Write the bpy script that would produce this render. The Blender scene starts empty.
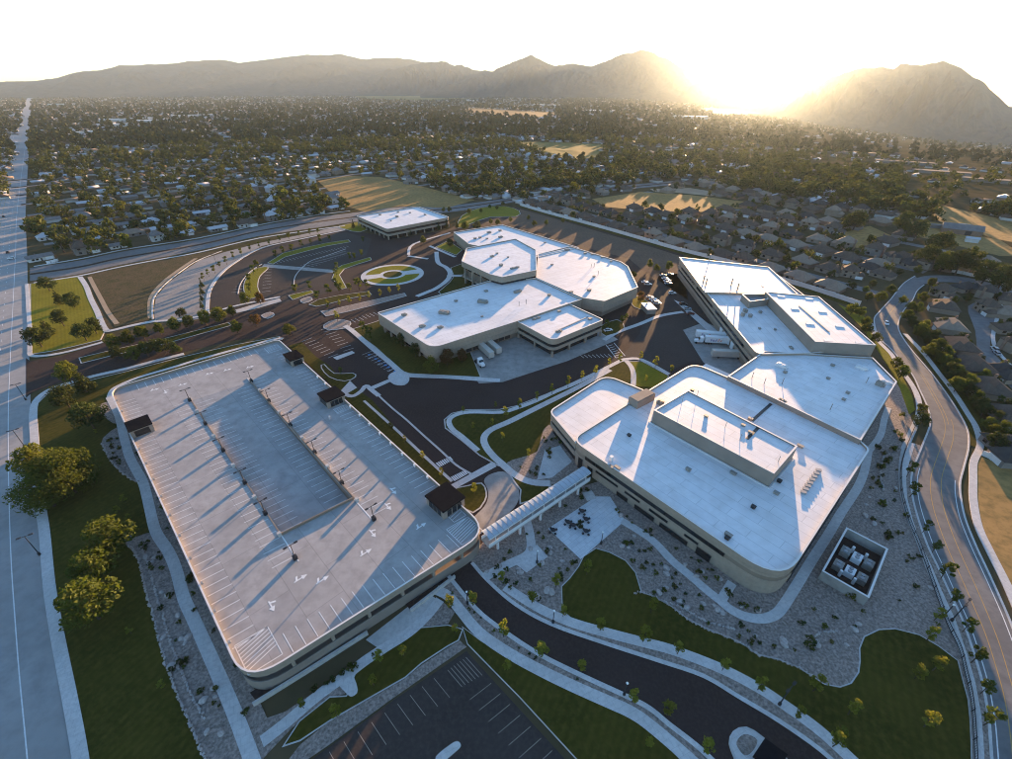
import bpy, math, random
import numpy as np
from mathutils import Vector, noise as mnoise

random.seed(7); RNG = np.random.default_rng(7)
SC = bpy.context.scene
COL = SC.collection
R = math.radians

# ------------------------------------------------------------------ camera, sky, sun, exposure
CAM_H, FOC, HOR = 105.0, 460.0, 88.0            # metres above the campus, focal length and level line in photo pixels
PITCH = math.atan((379.5 - HOR) / FOC)
cam_d = bpy.data.cameras.new('camera'); cam = bpy.data.objects.new('camera', cam_d); COL.objects.link(cam)
cam_d.sensor_fit = 'HORIZONTAL'; cam_d.sensor_width = 36; cam_d.lens = 36 * FOC / 1012
cam_d.clip_start = 1; cam_d.clip_end = 120000
cam.location = (0, 0, CAM_H); cam.rotation_euler = (math.pi / 2 - PITCH, 0, 0)
SC.camera = cam

SUN_AZ, SUN_EL = 24.6, 4.8                      # clockwise from +Y, above the level
world = bpy.data.worlds.new('World'); SC.world = world; world.use_nodes = True
wn = world.node_tree; wn.nodes.clear()
sky = wn.nodes.new('ShaderNodeTexSky'); sky.sky_type = 'NISHITA'; sky.sun_disc = False
sky.sun_elevation = R(SUN_EL); sky.sun_rotation = R(SUN_AZ)
sky.air_density = 1.0; sky.dust_density = 0.7; sky.ozone_density = 2.6; sky.altitude = 1400
bg = wn.nodes.new('ShaderNodeBackground'); bg.inputs[1].default_value = 0.09
wo = wn.nodes.new('ShaderNodeOutputWorld')
wn.links.new(sky.outputs[0], bg.inputs[0]); wn.links.new(bg.outputs[0], wo.inputs[0])
sun_d = bpy.data.lights.new('sun', 'SUN'); sun_d.energy = 4.4; sun_d.angle = R(0.55); sun_d.color = (1.0, 0.60, 0.30)
sun = bpy.data.objects.new('sun', sun_d); COL.objects.link(sun)
SUN_DIR = Vector((math.sin(R(SUN_AZ)) * math.cos(R(SUN_EL)), math.cos(R(SUN_AZ)) * math.cos(R(SUN_EL)), math.sin(R(SUN_EL))))
sun.rotation_euler = (-SUN_DIR).to_track_quat('-Z', 'Y').to_euler()
SC.view_settings.view_transform = 'Standard'; SC.view_settings.look = 'None'
SC.view_settings.gamma = 1.0; SC.view_settings.use_curve_mapping = False
SC.view_settings.exposure = 2.85
SC.render.engine = 'CYCLES'
SC.cycles.use_denoising = True; SC.cycles.filter_width = 1.05
SC.cycles.sample_clamp_direct = 12; SC.cycles.sample_clamp_indirect = 1.0
SC.cycles.max_bounces = 6; SC.cycles.diffuse_bounces = 3; SC.cycles.volume_bounces = 1
SC.cycles.transparent_max_bounces = 4

# ------------------------------------------------------------------ survey helpers
cP, sP = math.cos(PITCH), math.sin(PITCH)
def ray(x, y):
    u = (x - 506) / FOC; v = (379.5 - y) / FOC
    return Vector((u, cP + v * sP, -sP + v * cP))
def P(x, y, z=0.0):                             # where the sight line of a photo point meets the level z
    d = ray(x, y); t = (z - CAM_H) / d.z
    return Vector((d.x * t, d.y * t, z))
def sstep(x): x = min(1, max(0, x)); return x * x * (3 - 2 * x)
def zt(x, y):                                   # the valley falls away to the far right
    r = math.hypot(x, y)
    if r < 720 or y < 0 and x < 0: return 0.0
    az = math.degrees(math.atan2(x, y))
    k = sstep((az - 10) / 36) * (1 - sstep((az - 100) / 60))
    q = r - 720
    return -math.tan(R(3.6)) * k * (q * q / (q + 500))
def PT(x, y):                                   # sight line meets the terrain
    d = ray(x, y)
    if d.z >= -1e-4: d.z = -1e-4
    lo, hi = 0.0, 20000.0 / math.hypot(d.x, d.y); n = 400; prev = 0
    for i in range(1, n + 1):
        t = hi * (i / n) ** 2
        if CAM_H + d.z * t < zt(d.x * t, d.y * t):
            a, b = prev, t
            for _ in range(24):
                m = (a + b) / 2
                if CAM_H + d.z * m < zt(d.x * m, d.y * m): b = m
                else: a = m
            return Vector((d.x * b, d.y * b, zt(d.x * b, d.y * b)))
        prev = t
    return Vector((d.x * hi, d.y * hi, zt(d.x * hi, d.y * hi)))
def to_px(p):
    q = (p[0], p[1], p[2] - CAM_H)
    f = q[1] * cP - q[2] * sP; v = q[1] * sP + q[2] * cP
    if f <= 1: return (-9999, -9999)
    return (506 + FOC * q[0] / f, 379.5 - FOC * v / f)
def W(px, z=0.0): return [P(x, y, z).xy.copy() for x, y in px]
def area(p): return sum(p[i - 1][0] * p[i][1] - p[i][0] * p[i - 1][1] for i in range(len(p))) / 2
def ccw(p): return list(p) if area(p) > 0 else list(p)[::-1]
def smooth(pts, n=5, closed=True):
    pts = [Vector(p) for p in pts]; N = len(pts); out = []
    for i in range(N if closed else N - 1):
        g = (lambda k: pts[k % N]) if closed else (lambda k: pts[min(max(k, 0), N - 1)])
        a, b, c, d = g(i - 1), g(i), g(i + 1), g(i + 2)
        for j in range(n):
            t = j / n
            out.append(0.5 * ((2 * b) + (c - a) * t + (2 * a - 5 * b + 4 * c - d) * t * t + (3 * b - a - 3 * c + d) * t ** 3))
    if not closed: out.append(pts[-1])
    return out
def fillet(poly, rad, n=7):
    poly = ccw([Vector(p) for p in poly]) if not isinstance(rad, (list, tuple)) else [Vector(p) for p in poly]
    out = []; N = len(poly)
    for i in range(N):
        r = rad[i] if isinstance(rad, (list, tuple)) else rad
        a, b, c = poly[i - 1], poly[i], poly[(i + 1) % N]
        u = (a - b); v = (c - b); lu, lv = u.length, v.length; u /= lu; v /= lv
        cosang = max(-1, min(1, u.dot(v))); ang = math.acos(cosang)
        if r <= 0 or ang > 3.05: out.append(b); continue
        t = min(r / math.tan(ang / 2), lu * .45, lv * .45)
        p0 = b + u * t; p1 = b + v * t
        for k in range(n + 1):
            s = k / n; out.append(p0 * (1 - s) ** 2 + b * 2 * s * (1 - s) + p1 * s * s)
    return ccw(out)
def offset(poly, d):                            # outward for d > 0, ccw polygon
    poly = ccw([Vector(p) for p in poly]); N = len(poly); out = []
    for i in range(N):
        a, b, c = poly[i - 1], poly[i], poly[(i + 1) % N]
        e1 = b - a; e2 = c - b
        if e1.length < 1e-6 or e2.length < 1e-6: out.append(b.copy()); continue
        n1 = Vector((e1.y, -e1.x)).normalized(); n2 = Vector((e2.y, -e2.x)).normalized()
        m = n1 + n2
        if m.length < .2: m = n1
        m.normalize(); k = d / max(.45, m.dot(n1)); out.append(b + m * k)
    return out
def strip(line, w, w2=None):                    # a band along a line, w to the right and w2 to the left (default w/2 each)
    if w2 is None: w = w2 = w / 2
    line = [Vector(p) for p in line]; L, Rr = [], []
    for i, p in enumerate(line):
        t = (line[min(i + 1, len(line) - 1)] - line[max(i - 1, 0)]).normalized(); n = Vector((t.y, -t.x))
        Rr.append(p + n * w); L.append(p - n * w2)
    return L, Rr
def inside(p, poly):
    c = False; j = len(poly) - 1
    for i in range(len(poly)):
        a, b = poly[i], poly[j]
        if (a[1] > p[1]) != (b[1] > p[1]) and p[0] < (b[0] - a[0]) * (p[1] - a[1]) / (b[1] - a[1]) + a[0]: c = not c
        j = i
    return c
ONES = 'zeroth first second third fourth fifth sixth seventh eighth ninth tenth eleventh twelfth thirteenth fourteenth fifteenth sixteenth seventeenth eighteenth nineteenth'.split()
def ordw(n):
    if n < 20: return ONES[n]
    t = {2: 'twent', 3: 'thirt', 4: 'fort', 5: 'fift', 6: 'sixt', 7: 'sevent', 8: 'eight', 9: 'ninet'}[n // 10]
    return t + 'ieth' if n % 10 == 0 else t + 'y-' + ONES[n % 10]

# ------------------------------------------------------------------ mesh helpers
class MB:
    def __init__(s): s.v = []; s.f = []; s.m = []
    def add(s, vs, fs, m=0):
        o = len(s.v); s.v += [tuple(q) for q in vs]; s.f += [tuple(i + o for i in f) for f in fs]; s.m += [m] * len(fs); return s
    def prism(s, poly, z0, z1, m=0, bottom=False, mt=None):
        poly = ccw(poly); n = len(poly); zz0 = z0 if callable(z0) else (lambda p: z0); zz1 = z1 if callable(z1) else (lambda p: z1)
        vs = [(p[0], p[1], zz0(p)) for p in poly] + [(p[0], p[1], zz1(p)) for p in poly]
        fs = [(i, (i + 1) % n, n + (i + 1) % n, n + i) for i in range(n)]
        s.add(vs, fs, m); s.add(vs[n:], [tuple(range(n))], m if mt is None else mt)
        if bottom: s.add(vs[:n], [tuple(range(n))[::-1]], m)
        return s
    def box(s, c, size, rz=0, m=0, z0=None):    # c = centre of the base
        x, y, z = c; sx, sy, sz = size[0] / 2, size[1] / 2, size[2]; co, si = math.cos(rz), math.sin(rz)
        vs = [(x + a * co - b * si, y + a * si + b * co, z + h) for h in (0, sz) for a, b in ((-sx, -sy), (sx, -sy), (sx, sy), (-sx, sy))]
        return s.add(vs, [(3, 2, 1, 0), (4, 5, 6, 7), (0, 1, 5, 4), (1, 2, 6, 5), (2, 3, 7, 6), (3, 0, 4, 7)], m)
    def ring(s, outer, inner, z0, z1, m=0):     # hollow wall between two loops of equal length
        n = len(outer)
        vs = [(p[0], p[1], z) for p, z in [(p, z0) for p in outer] + [(p, z1) for p in outer] + [(p, z1) for p in inner] + [(p, z0) for p in inner]]
        fs = []
        for i in range(n):
            j = (i + 1) % n
            fs += [(i, j, n + j, n + i), (n + i, n + j, 2 * n + j, 2 * n + i), (2 * n + i, 2 * n + j, 3 * n + j, 3 * n + i), (3 * n + i, 3 * n + j, j, i)]
        return s.add(vs, fs, m)
    def tube(s, a, b, r0, r1, k=6, m=0, cap=True):
        a, b = Vector(a), Vector(b); d = (b - a).normalized(); u = d.orthogonal().normalized(); w = d.cross(u)
        vs = [a + (u * math.cos(t) + w * math.sin(t)) * r0 for t in [2 * math.pi * i / k for i in range(k)]]
        vs += [b + (u * math.cos(t) + w * math.sin(t)) * r1 for t in [2 * math.pi * i / k for i in range(k)]]
        fs = [(i, (i + 1) % k, k + (i + 1) % k, k + i) for i in range(k)]
        if cap: fs += [tuple(range(k))[::-1], tuple(range(k, 2 * k))]
        return s.add(vs, fs, m)
    def band(s, L, Rr, z0, z1, m=0):            # closed slab along a strip
        n = len(L); vs = []
        for z in (z0, z1): vs += [(p[0], p[1], z) for p in L] + [(p[0], p[1], z) for p in Rr]
        fs = []
        for i in range(n - 1):
            fs += [(2 * n + i, 2 * n + i + 1, 3 * n + i + 1, 3 * n + i), (i, i + 1, 2 * n + i + 1, 2 * n + i), (n + i, n + i + 1, 3 * n + i + 1, 3 * n + i)]
        fs += [(0, n, 3 * n, 2 * n), (n - 1, 2 * n - 1, 4 * n - 1, 3 * n - 1)]
        return s.add(vs, fs, m)
    def mesh(s, name, mats):
        me = bpy.data.meshes.new(name); me.from_pydata(s.v, [], s.f)
        for mm in (mats if isinstance(mats, (list, tuple)) else [mats]): me.materials.append(mm)
        if any(s.m): me.polygons.foreach_set('material_index', s.m)
        me.update(); return me
    def build(s, name, mats, parent=None, **kw): return link(name, s.mesh(name, mats), parent, **kw)
LABELS = {}
def tag(o, label=None, cat=None, group=None, kind=None):
    if label:
        if label in LABELS and LABELS[label] != group: print('DUP LABEL', label)
        if label in LABELS and not group: print('DUP LABEL', label)
        LABELS[label] = group; o['label'] = label
    if cat: o['category'] = cat
    if group: o['group'] = group
    if kind: o['kind'] = kind
    return o
def link(name, data, parent=None, loc=None, rz=0, sc=None, label=None, cat=None, group=None, kind=None):
    o = bpy.data.objects.new(name, data); COL.objects.link(o)
    if parent: o.parent = parent
    if loc is not None: o.location = loc
    if rz: o.rotation_euler = (0, 0, rz)
    if sc: o.scale = sc if hasattr(sc, '__len__') else (sc, sc, sc)
    return tag(o, label, cat, group, kind)
def empty(name, loc, label, cat, rz=0, group=None, sc=None): return link(name, None, None, loc, rz, sc, label, cat, group)

# ------------------------------------------------------------------ materials
def M(name, c1, c2=None, scale=.3, rough=.85, scale2=None, c3=None, metal=0.0, spec=.3, bump=0, rnd=0, trans=None, lo=.35, hi=.65):
    m = bpy.data.materials.new(name); m.use_nodes = True; nt = m.node_tree; N, L = nt.nodes, nt.links
    b = N['Principled BSDF']; b.inputs['Roughness'].default_value = rough; b.inputs['Metallic'].default_value = metal
    b.inputs['Specular IOR Level'].default_value = spec
    col = None
    tc = N.new('ShaderNodeTexCoord')
    def noise(sc, det=5):
        n = N.new('ShaderNodeTexNoise'); n.inputs['Scale'].default_value = sc; n.inputs['Detail'].default_value = det; n.inputs['Roughness'].default_value = .62
        L.new(tc.outputs['Object'], n.inputs['Vector']); return n
    def mix(fac, a, bcol):
        x = N.new('ShaderNodeMix'); x.data_type = 'RGBA'
        for s, val in ((x.inputs[0], fac), (x.inputs[6], a), (x.inputs[7], bcol)):
            if hasattr(val, 'is_output'): L.new(val, s)
            elif isinstance(val, (tuple, list)): s.default_value = (*val, 1)
            else: s.default_value = val
        return x.outputs[2]
    def ramp(out, a, bb):
        r = N.new('ShaderNodeMapRange'); r.inputs[1].default_value = a; r.inputs[2].default_value = bb; L.new(out, r.inputs[0]); return r.outputs[0]
    col = c1
    if c2:
        n = noise(scale); col = mix(ramp(n.outputs[0], lo, hi), c1, c2)
        if bump:
            bp = N.new('ShaderNodeBump'); bp.inputs['Strength'].default_value = bump; n3 = noise(scale * 8, 3); L.new(n3.outputs[0], bp.inputs['Height']); L.new(bp.outputs[0], b.inputs['Normal'])
    if c3:
        n2 = noise(scale2 or scale * 9, 4); col = mix(ramp(n2.outputs[0], .42, .75), col, c3)
    if rnd:
        oi = N.new('ShaderNodeObjectInfo'); hs = N.new('ShaderNodeHueSaturation')
        mr = N.new('ShaderNodeMapRange'); mr.inputs[3].default_value = 1 - rnd; mr.inputs[4].default_value = 1 + rnd; L.new(oi.outputs['Random'], mr.inputs[0]); L.new(mr.outputs[0], hs.inputs['Value'])
        mh = N.new('ShaderNodeMapRange'); mh.inputs[3].default_value = .5 - rnd * .06; mh.inputs[4].default_value = .5 + rnd * .05
        wn_ = N.new('ShaderNodeTexWhiteNoise'); wn_.noise_dimensions = '1D'; L.new(oi.outputs['Random'], wn_.inputs['W']); L.new(wn_.outputs['Value'], mh.inputs[0]); L.new(mh.outputs[0], hs.inputs['Hue'])
        if hasattr(col, 'is_output'): L.new(col, hs.inputs['Color'])
        else: hs.inputs['Color'].default_value = (*col, 1)
        col = hs.outputs[0]
    if hasattr(col, 'is_output'): L.new(col, b.inputs['Base Color'])
    else: b.inputs['Base Color'].default_value = (*col, 1)
    if trans:
        t = N.new('ShaderNodeBsdfTranslucent'); ms = N.new('ShaderNodeMixShader'); ms.inputs[0].default_value = trans
        if hasattr(col, 'is_output'):
            x = N.new('ShaderNodeMix'); x.data_type = 'RGBA'; x.blend_type = 'MULTIPLY'; x.inputs[0].default_value = 1
            L.new(col, x.inputs[6]); x.inputs[7].default_value = (1.7, 1.75, .65, 1); L.new(x.outputs[2], t.inputs[0])
        else: t.inputs[0].default_value = (*col, 1)
        L.new(b.outputs[0], ms.inputs[1]); L.new(t.outputs[0], ms.inputs[2]); L.new(ms.outputs[0], N['Material Output'].inputs[0])
    return m
def seams(m, rot, bw, bh, mortar=.06, dark=.72):    # thin joints laid over a material's colour, bw x bh metres
    nt = m.node_tree; N, L = nt.nodes, nt.links; b = N['Principled BSDF']
    tc = N.new('ShaderNodeTexCoord'); mp = N.new('ShaderNodeMapping'); mp.inputs['Rotation'].default_value = (0, 0, -rot); L.new(tc.outputs['Object'], mp.inputs[0])
    br = N.new('ShaderNodeTexBrick'); br.inputs['Scale'].default_value = 1; br.inputs['Brick Width'].default_value = bw; br.inputs['Row Height'].default_value = bh
    br.inputs['Mortar Size'].default_value = mortar; br.inputs['Mortar Smooth'].default_value = .3; br.inputs['Color1'].default_value = (1, 1, 1, 1); br.inputs['Color2'].default_value = (.93, .93, .94, 1); br.inputs['Mortar'].default_value = (dark, dark, dark, 1)
    L.new(mp.outputs[0], br.inputs[0])
    x = N.new('ShaderNodeMix'); x.data_type = 'RGBA'; x.blend_type = 'MULTIPLY'; x.inputs[0].default_value = 1
    src = b.inputs['Base Color'].links[0].from_socket if b.inputs['Base Color'].links else None
    if src: L.new(src, x.inputs[6])
    else: x.inputs[6].default_value = b.inputs['Base Color'].default_value
    L.new(br.outputs[0], x.inputs[7]); L.new(x.outputs[2], b.inputs['Base Color']); return m
MT = dict(
 terrain=M('dry_valley_ground', (.085, .066, .038), (.045, .046, .020), .006, c3=(.12, .088, .05), scale2=.05, spec=0, rough=1),
 asphalt=M('new_asphalt', (.034, .0225, .0195), (.048, .033, .029), .05, c3=(.058, .042, .036), scale2=1.5, rough=.95, spec=.08),
 lot=M('lot_asphalt', (.040, .032, .029), (.056, .046, .041), .05, c3=(.066, .055, .048), scale2=1.2, rough=.95, spec=.08),
 brownlot=M('dusty_lot', (.13, .092, .066), (.10, .074, .056), .05, c3=(.16, .115, .082), scale2=.6, rough=1, spec=.02),
 highway=M('pale_highway_concrete', (.27, .26, .245), (.33, .315, .30), .03, c3=(.23, .22, .21), scale2=.25),
 road=M('worn_road_asphalt', (.125, .123, .122), (.175, .172, .168), .04, c3=(.10, .10, .10), scale2=.35),
 oldlot=M('grey_chip_lot', (.22, .20, .18), (.29, .26, .235), .06, c3=(.18, .165, .15), scale2=.8),
 concrete=M('pale_concrete', (.42, .40, .37), (.50, .48, .45), .2, c3=(.36, .34, .32), scale2=1.1),
 walk=M('sidewalk_concrete', (.50, .48, .45), (.58, .56, .53), .15, c3=(.43, .41, .39), scale2=1.3),
 deck=M('garage_deck_concrete', (.30, .285, .27), (.385, .365, .345), .05, c3=(.255, .24, .225), scale2=.3),
 apron=M('dock_apron_concrete', (.26, .245, .225), (.34, .32, .29), .1, c3=(.20, .185, .17), scale2=.35),
 gravel=M('gravel_bed', (.21, .165, .135), (.36, .29, .245), 1.4, c3=(.09, .072, .06), scale2=1.9, bump=.5),
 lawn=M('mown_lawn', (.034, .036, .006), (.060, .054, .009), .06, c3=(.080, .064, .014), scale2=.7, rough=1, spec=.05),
 sunlawn=M('sunlit_mown_lawn', (.17, .155, .014), (.22, .185, .02), .1, c3=(.12, .115, .014), scale2=.8, rough=1, spec=.05),  # lit copy of the lawn: sunshine on the grass is put into the colour
 dry=M('dry_grass', (.40, .235, .085), (.25, .165, .06), .02, c3=(.16, .115, .045), scale2=.3, rough=1, spec=.05),
 weeds=M('weedy_field', (.085, .062, .034), (.036, .042, .014), .16, c3=(.15, .10, .055), scale2=1.1, rough=1, spec=.05),
 pasture=M('green_pasture', (.13, .125, .035), (.19, .145, .045), .015, rough=1, spec=.05),
 dirt=M('bare_dirt', (.27, .19, .12), (.35, .26, .17), .05, rough=1),
 wornpaint=M('worn_paint', (.34, .30, .25), (.20, .18, .15), 1.2), paint=M('white_paint', (.72, .72, .70), (.60, .60, .58), 2.0), yellow=M('yellow_paint', (.45, .29, .08), (.30, .21, .08), .6), bluep=M('blue_paint', (.05, .20, .45)),
 wall=M('beige_wall_panel', (.29, .23, .175), (.335, .27, .205), .12, c3=(.255, .205, .155), scale2=.9),
 wall2=M('tan_wall_panel', (.20, .155, .115), (.235, .185, .14), .12), wall3=M('grey_brown_wall', (.23, .19, .155), (.27, .225, .185), .2),
 cap=M('parapet_cap_metal', (.62, .60, .57), rough=.5), glass=M('dark_window_glass', (.012, .014, .016), rough=.08, spec=.6),
 white=M('white_enamel', (.70, .70, .69), (.62, .62, .61), .8, rough=.45), grey=M('grey_metal', (.30, .30, .30), (.24, .24, .24), .9, rough=.5),
 dark=M('dark_metal', (.025, .025, .027), rough=.5), hutroof=M('black_hut_roof', (.008, .008, .010), (.013, .013, .015), .8, rough=1, spec=.01),
 bridge=M('bridge_roof_panel', (.36, .40, .44), (.31, .35, .39), .6, rough=.35), unit=M('rooftop_unit_metal', (.26, .245, .215), (.19, .18, .16), 1.2, rough=.5),
 rock=M('pale_boulder', (.45, .40, .36), (.28, .24, .22), .8, bump=.4), bark=M('bark', (.085, .06, .042), (.05, .036, .026), 2.0, rough=1),
 f_green=M('green_foliage', (.045, .062, .012), (.085, .095, .020), .35, rough=.9, spec=.1, rnd=.28, trans=.30),
 f_dark=M('dark_foliage', (.026, .038, .011), (.05, .062, .017), .4, rough=.9, spec=.1, rnd=.22, trans=.18),
 f_yellow=M('yellow_green_foliage', (.115, .125, .020), (.185, .18, .032), .6, rough=.9, spec=.1, rnd=.2, trans=.32),
 f_red=M('red_brown_foliage', (.10, .045, .018), (.07, .055, .02), .4, rough=.9, spec=.1, rnd=.2, trans=.25),
 f_sub=M('suburb_foliage', (.038, .048, .012), (.075, .078, .020), .06, rough=1, spec=.02, trans=.22),
 f_far=M('far_foliage', (.034, .042, .014), (.058, .062, .022), .02, rough=1, spec=.0, c3=(.026, .034, .012), scale2=.07),
 tyre=M('black_rubber', (.012, .012, .012)), lamp=M('lamp_lens', (.75, .75, .72), rough=.2), red=M('red_lens', (.35, .02, .02), rough=.3),
 skin=M('skin', (.45, .28, .2)), cloth=M('pale_shirt', (.55, .55, .56)), purple=M('purple_lettering', (.10, .03, .22)), orange=M('orange_lettering', (.75, .16, .02)),
 r_brown=M('brown_shingles', (.095, .072, .058), (.13, .10, .08), .5, c3=(.07, .055, .045), scale2=3, spec=.02), r_grey=M('grey_shingles', (.15, .14, .135), (.20, .185, .175), .5, spec=.02),
 r_tan=M('tan_shingles', (.21, .165, .125), (.26, .20, .155), .5, spec=.02), r_white=M('pale_metal_roof', (.45, .45, .46), (.38, .38, .39), .5, rough=.5), r_dark=M('charcoal_shingles', (.05, .045, .042), (.075, .068, .062), .5, spec=.02),
 h_white=M('white_siding', (.55, .53, .50), (.48, .46, .43), .4, spec=.02), h_tan=M('tan_stucco', (.27, .21, .16), (.23, .18, .135), .4, spec=.02), h_brick=M('brown_brick', (.19, .125, .09), (.24, .16, .12), .6, spec=.02), h_grey=M('grey_stucco', (.22, .195, .175), (.18, .16, .145), .4, spec=.02),
 mtn=M('mountain_slope', (.065, .066, .06), (.036, .042, .038), .0022, c3=(.028, .034, .032), scale2=.012, rough=1, spec=0),
 soundwall=M('white_precast_wall', (.60, .58, .55), (.52, .50, .47), .3),
)
def roofmat(name, rot, bw=3.2, bh=14):
    m = M(name, (.66, .66, .655), (.75, .75, .745), .035, rough=.62, c3=(.60, .59, .57), scale2=.22, spec=.15)
    return seams(m, rot, bh, bw, .075, .68)
seams(MT['walk'], .4, 1.6, 1.6, .03, .75)
def mown(m, rot, width):                                    # alternate passes of the mower
    nt = m.node_tree; N, L = nt.nodes, nt.links; b = N['Principled BSDF']; tc = N.new('ShaderNodeTexCoord'); mp = N.new('ShaderNodeMapping'); mp.inputs['Rotation'].default_value = (0, 0, rot); L.new(tc.outputs['Object'], mp.inputs[0])
    w = N.new('ShaderNodeTexWave'); w.inputs['Scale'].default_value = .314 / width; w.inputs['Distortion'].default_value = 1.2; w.inputs['Detail'].default_value = 2; L.new(mp.outputs[0], w.inputs[0])
    r_ = N.new('ShaderNodeMapRange'); r_.inputs[3].default_value = .92; r_.inputs[4].default_value = 1.06; L.new(w.outputs['Fac'], r_.inputs[0]); x = N.new('ShaderNodeMix'); x.data_type = 'RGBA'; x.blend_type = 'MULTIPLY'; x.inputs[0].default_value = 1
    L.new(b.inputs['Base Color'].links[0].from_socket, x.inputs[6]); L.new(r_.outputs[0], x.inputs[7]); L.new(x.outputs[2], b.inputs['Base Color'])
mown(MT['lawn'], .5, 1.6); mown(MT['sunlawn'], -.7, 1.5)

# ------------------------------------------------------------------ ground, fields
def surf(name, poly, z, mat, parent=None, kind='structure'):
    return MB().add([(p[0], p[1], z) for p in ccw(poly)], [tuple(range(len(poly)))]).build(name, mat, parent, kind=None if parent else kind)
def slab(name, poly, z1, mat, z0=-.3, parent=None, kind='structure'):
    return MB().prism(poly, z0, z1).build(name, mat, parent, kind=None if parent else kind)
def kerbed(name, px, mat, z=.16, sm=0, kw=.45, rot=None):
    w = W(px); w = smooth(w, sm) if sm else w; w = ccw(w)
    o = slab(name, w, z, mat)
    if kw:
        MB().ring(offset(w, kw), offset(w, -.02), -.2, z - .012).build('kerb', MT['concrete'], o)
    return o
NPATH = [0]
def path(name, px, width, mat, z=.185, sm=4, z0=-.2, parent=None):
    NPATH[0] += 1; z = z + (NPATH[0] % 12) * .0011              # no two walks lie in one plane where they meet
    L, Rr = strip(smooth(W(px), sm, False), width)
    return MB().band(L, Rr, z0, z).build(name, mat, parent, kind=None if parent else 'structure')
def line(px, w, mat, z, name, parent, sm=4):
    L, Rr = strip(smooth(W(px), sm, False) if sm else W(px), w); n = len(L)
    return MB().add([(p[0], p[1], z) for p in L + Rr], [(i, i + 1, n + i + 1, n + i) for i in range(n - 1)]).build(name, mat, parent)

rings = [0] + [40 * 1.075 ** i for i in range(80)]
rings = [r for r in rings if r < 13500] + [13500]
vs, fs = [(0, 0, 0)], []
NA = 200
for r in rings[1:]:
    for a in range(NA):
        t = 2 * math.pi * a / NA; x, y = r * math.sin(t), r * math.cos(t); vs.append((x, y, zt(x, y)))
for a in range(NA): fs.append((0, 1 + (a + 1) % NA, 1 + a))
for k in range(len(rings) - 2):
    for a in range(NA):
        b = 1 + k * NA; fs.append((b + a, b + (a + 1) % NA, b + NA + (a + 1) % NA, b + NA + a))
MB().add(vs, fs).build('ground', MT['terrain'], kind='structure')
def field(name, px, mat, lift=.06):
    pts = [PT(x, y) for x, y in px]; c = sum(pts, Vector()) / len(pts)
    vs = [(c.x, c.y, zt(c.x, c.y) + lift)]; n = len(pts); K = 5
    for k in range(1, K + 1):
        for p in pts:
            q = c.lerp(p, k / K); vs.append((q.x, q.y, zt(q.x, q.y) + lift + (1.2 if math.hypot(q.x, q.y) > 1000 else 0)))
    fs = [(0, 1 + i, 1 + (i + 1) % n) for i in range(n)]
    for k in range(K - 1): fs += [(1 + k * n + i, 1 + k * n + (i + 1) % n, 1 + (k + 1) * n + (i + 1) % n, 1 + (k + 1) * n + i) for i in range(n)]
    return MB().add(vs, fs).build(name, mat, kind='structure')
FIELDS = {}
for nm, px, mt in (
    ('dry_field', [(318, 181), (345, 176), (380, 177), (420, 186), (475, 200), (447, 208), (400, 206), (365, 212), (345, 206), (330, 192)], 'dry'),
    ('pasture', [(512, 142), (560, 143), (606, 145), (597, 157), (572, 160), (538, 152)], 'pasture'),
    ('dry_field', [(592, 199), (640, 192), (690, 195), (748, 202), (742, 209), (700, 212), (650, 211), (606, 207)], 'dry'),
    ('dirt_patch', [(650, 189), (690, 188), (722, 193), (712, 196), (680, 193), (655, 192)], 'dirt'),
    ('pasture', [(925, 208), (945, 206), (1040, 228), (1060, 244), (1012, 242), (985, 237), (940, 222)], 'dry'),
    ('dry_field', [(842, 232), (870, 226), (892, 236), (868, 250), (846, 246)], 'dry'),
    ('dry_field', [(905, 222), (935, 222), (1000, 240), (1025, 256), (1000, 256), (950, 244), (915, 236)], 'dry'),
    ('far_plain', [(340, 94), (430, 95), (470, 99), (420, 101), (360, 98)], 'pasture'),
    ('far_plain', [(470, 108), (560, 113), (540, 119), (465, 112)], 'weeds'),
    ('dry_field', [(700, 108), (760, 109), (800, 118), (720, 116)], 'dry')):
    FIELDS.setdefault(nm, []).append(px); field(nm, px, MT[mt])

# ------------------------------------------------------------------ roads and paving
BLV = smooth(W([(29.6, 141), (26, 200), (27, 250), (28, 300), (29, 350), (30.5, 400), (34, 450), (38.5, 500), (44, 550), (51, 600), (58.5, 650), (67, 700), (77, 759), (92, 840)]), 4, False)
d0 = (BLV[0] - BLV[6]).normalized()
BLV = [BLV[0] + d0 * 9000, BLV[0] + d0 * 3000] + BLV
Lw, Rw = strip(BLV, 38, 0)                     # BLV is the campus-side kerb
boulevard = MB().band(Lw, Rw, -.3, .02).build('boulevard', MT['highway'], kind='structure')
def along(line, step, start=0.0):
    out = []; acc = -start
    for a, b in zip(line[:-1], line[1:]):
        l = (b - a).length; t = 0
        while acc + (l - t) >= step:
            t += step - acc; acc = 0; out.append((a + (b - a) * (t / l), (b - a).normalized()))
        acc += l - t
    return out
def ofs(line, d):                               # parallel line, d to the right
    l, r = strip(line, d, 0); return r
def stripe(line, w, mat, z, name, parent):
    l, r = strip(line, w); n = len(l)
    return MB().add([(p[0], p[1], z) for p in l + r], [(i, i + 1, n + i + 1, n + i) for i in range(n - 1)]).build(name, mat, parent)
side = -1 if (ofs(BLV[2:], 5)[10].x > BLV[12].x) else 1
near = BLV[1:]
def bo(d): return ofs(near, side * d)
for d in (6.5, 31): stripe(bo(d), .22, MT['paint'], .034, 'edge_line', boulevard)
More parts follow.
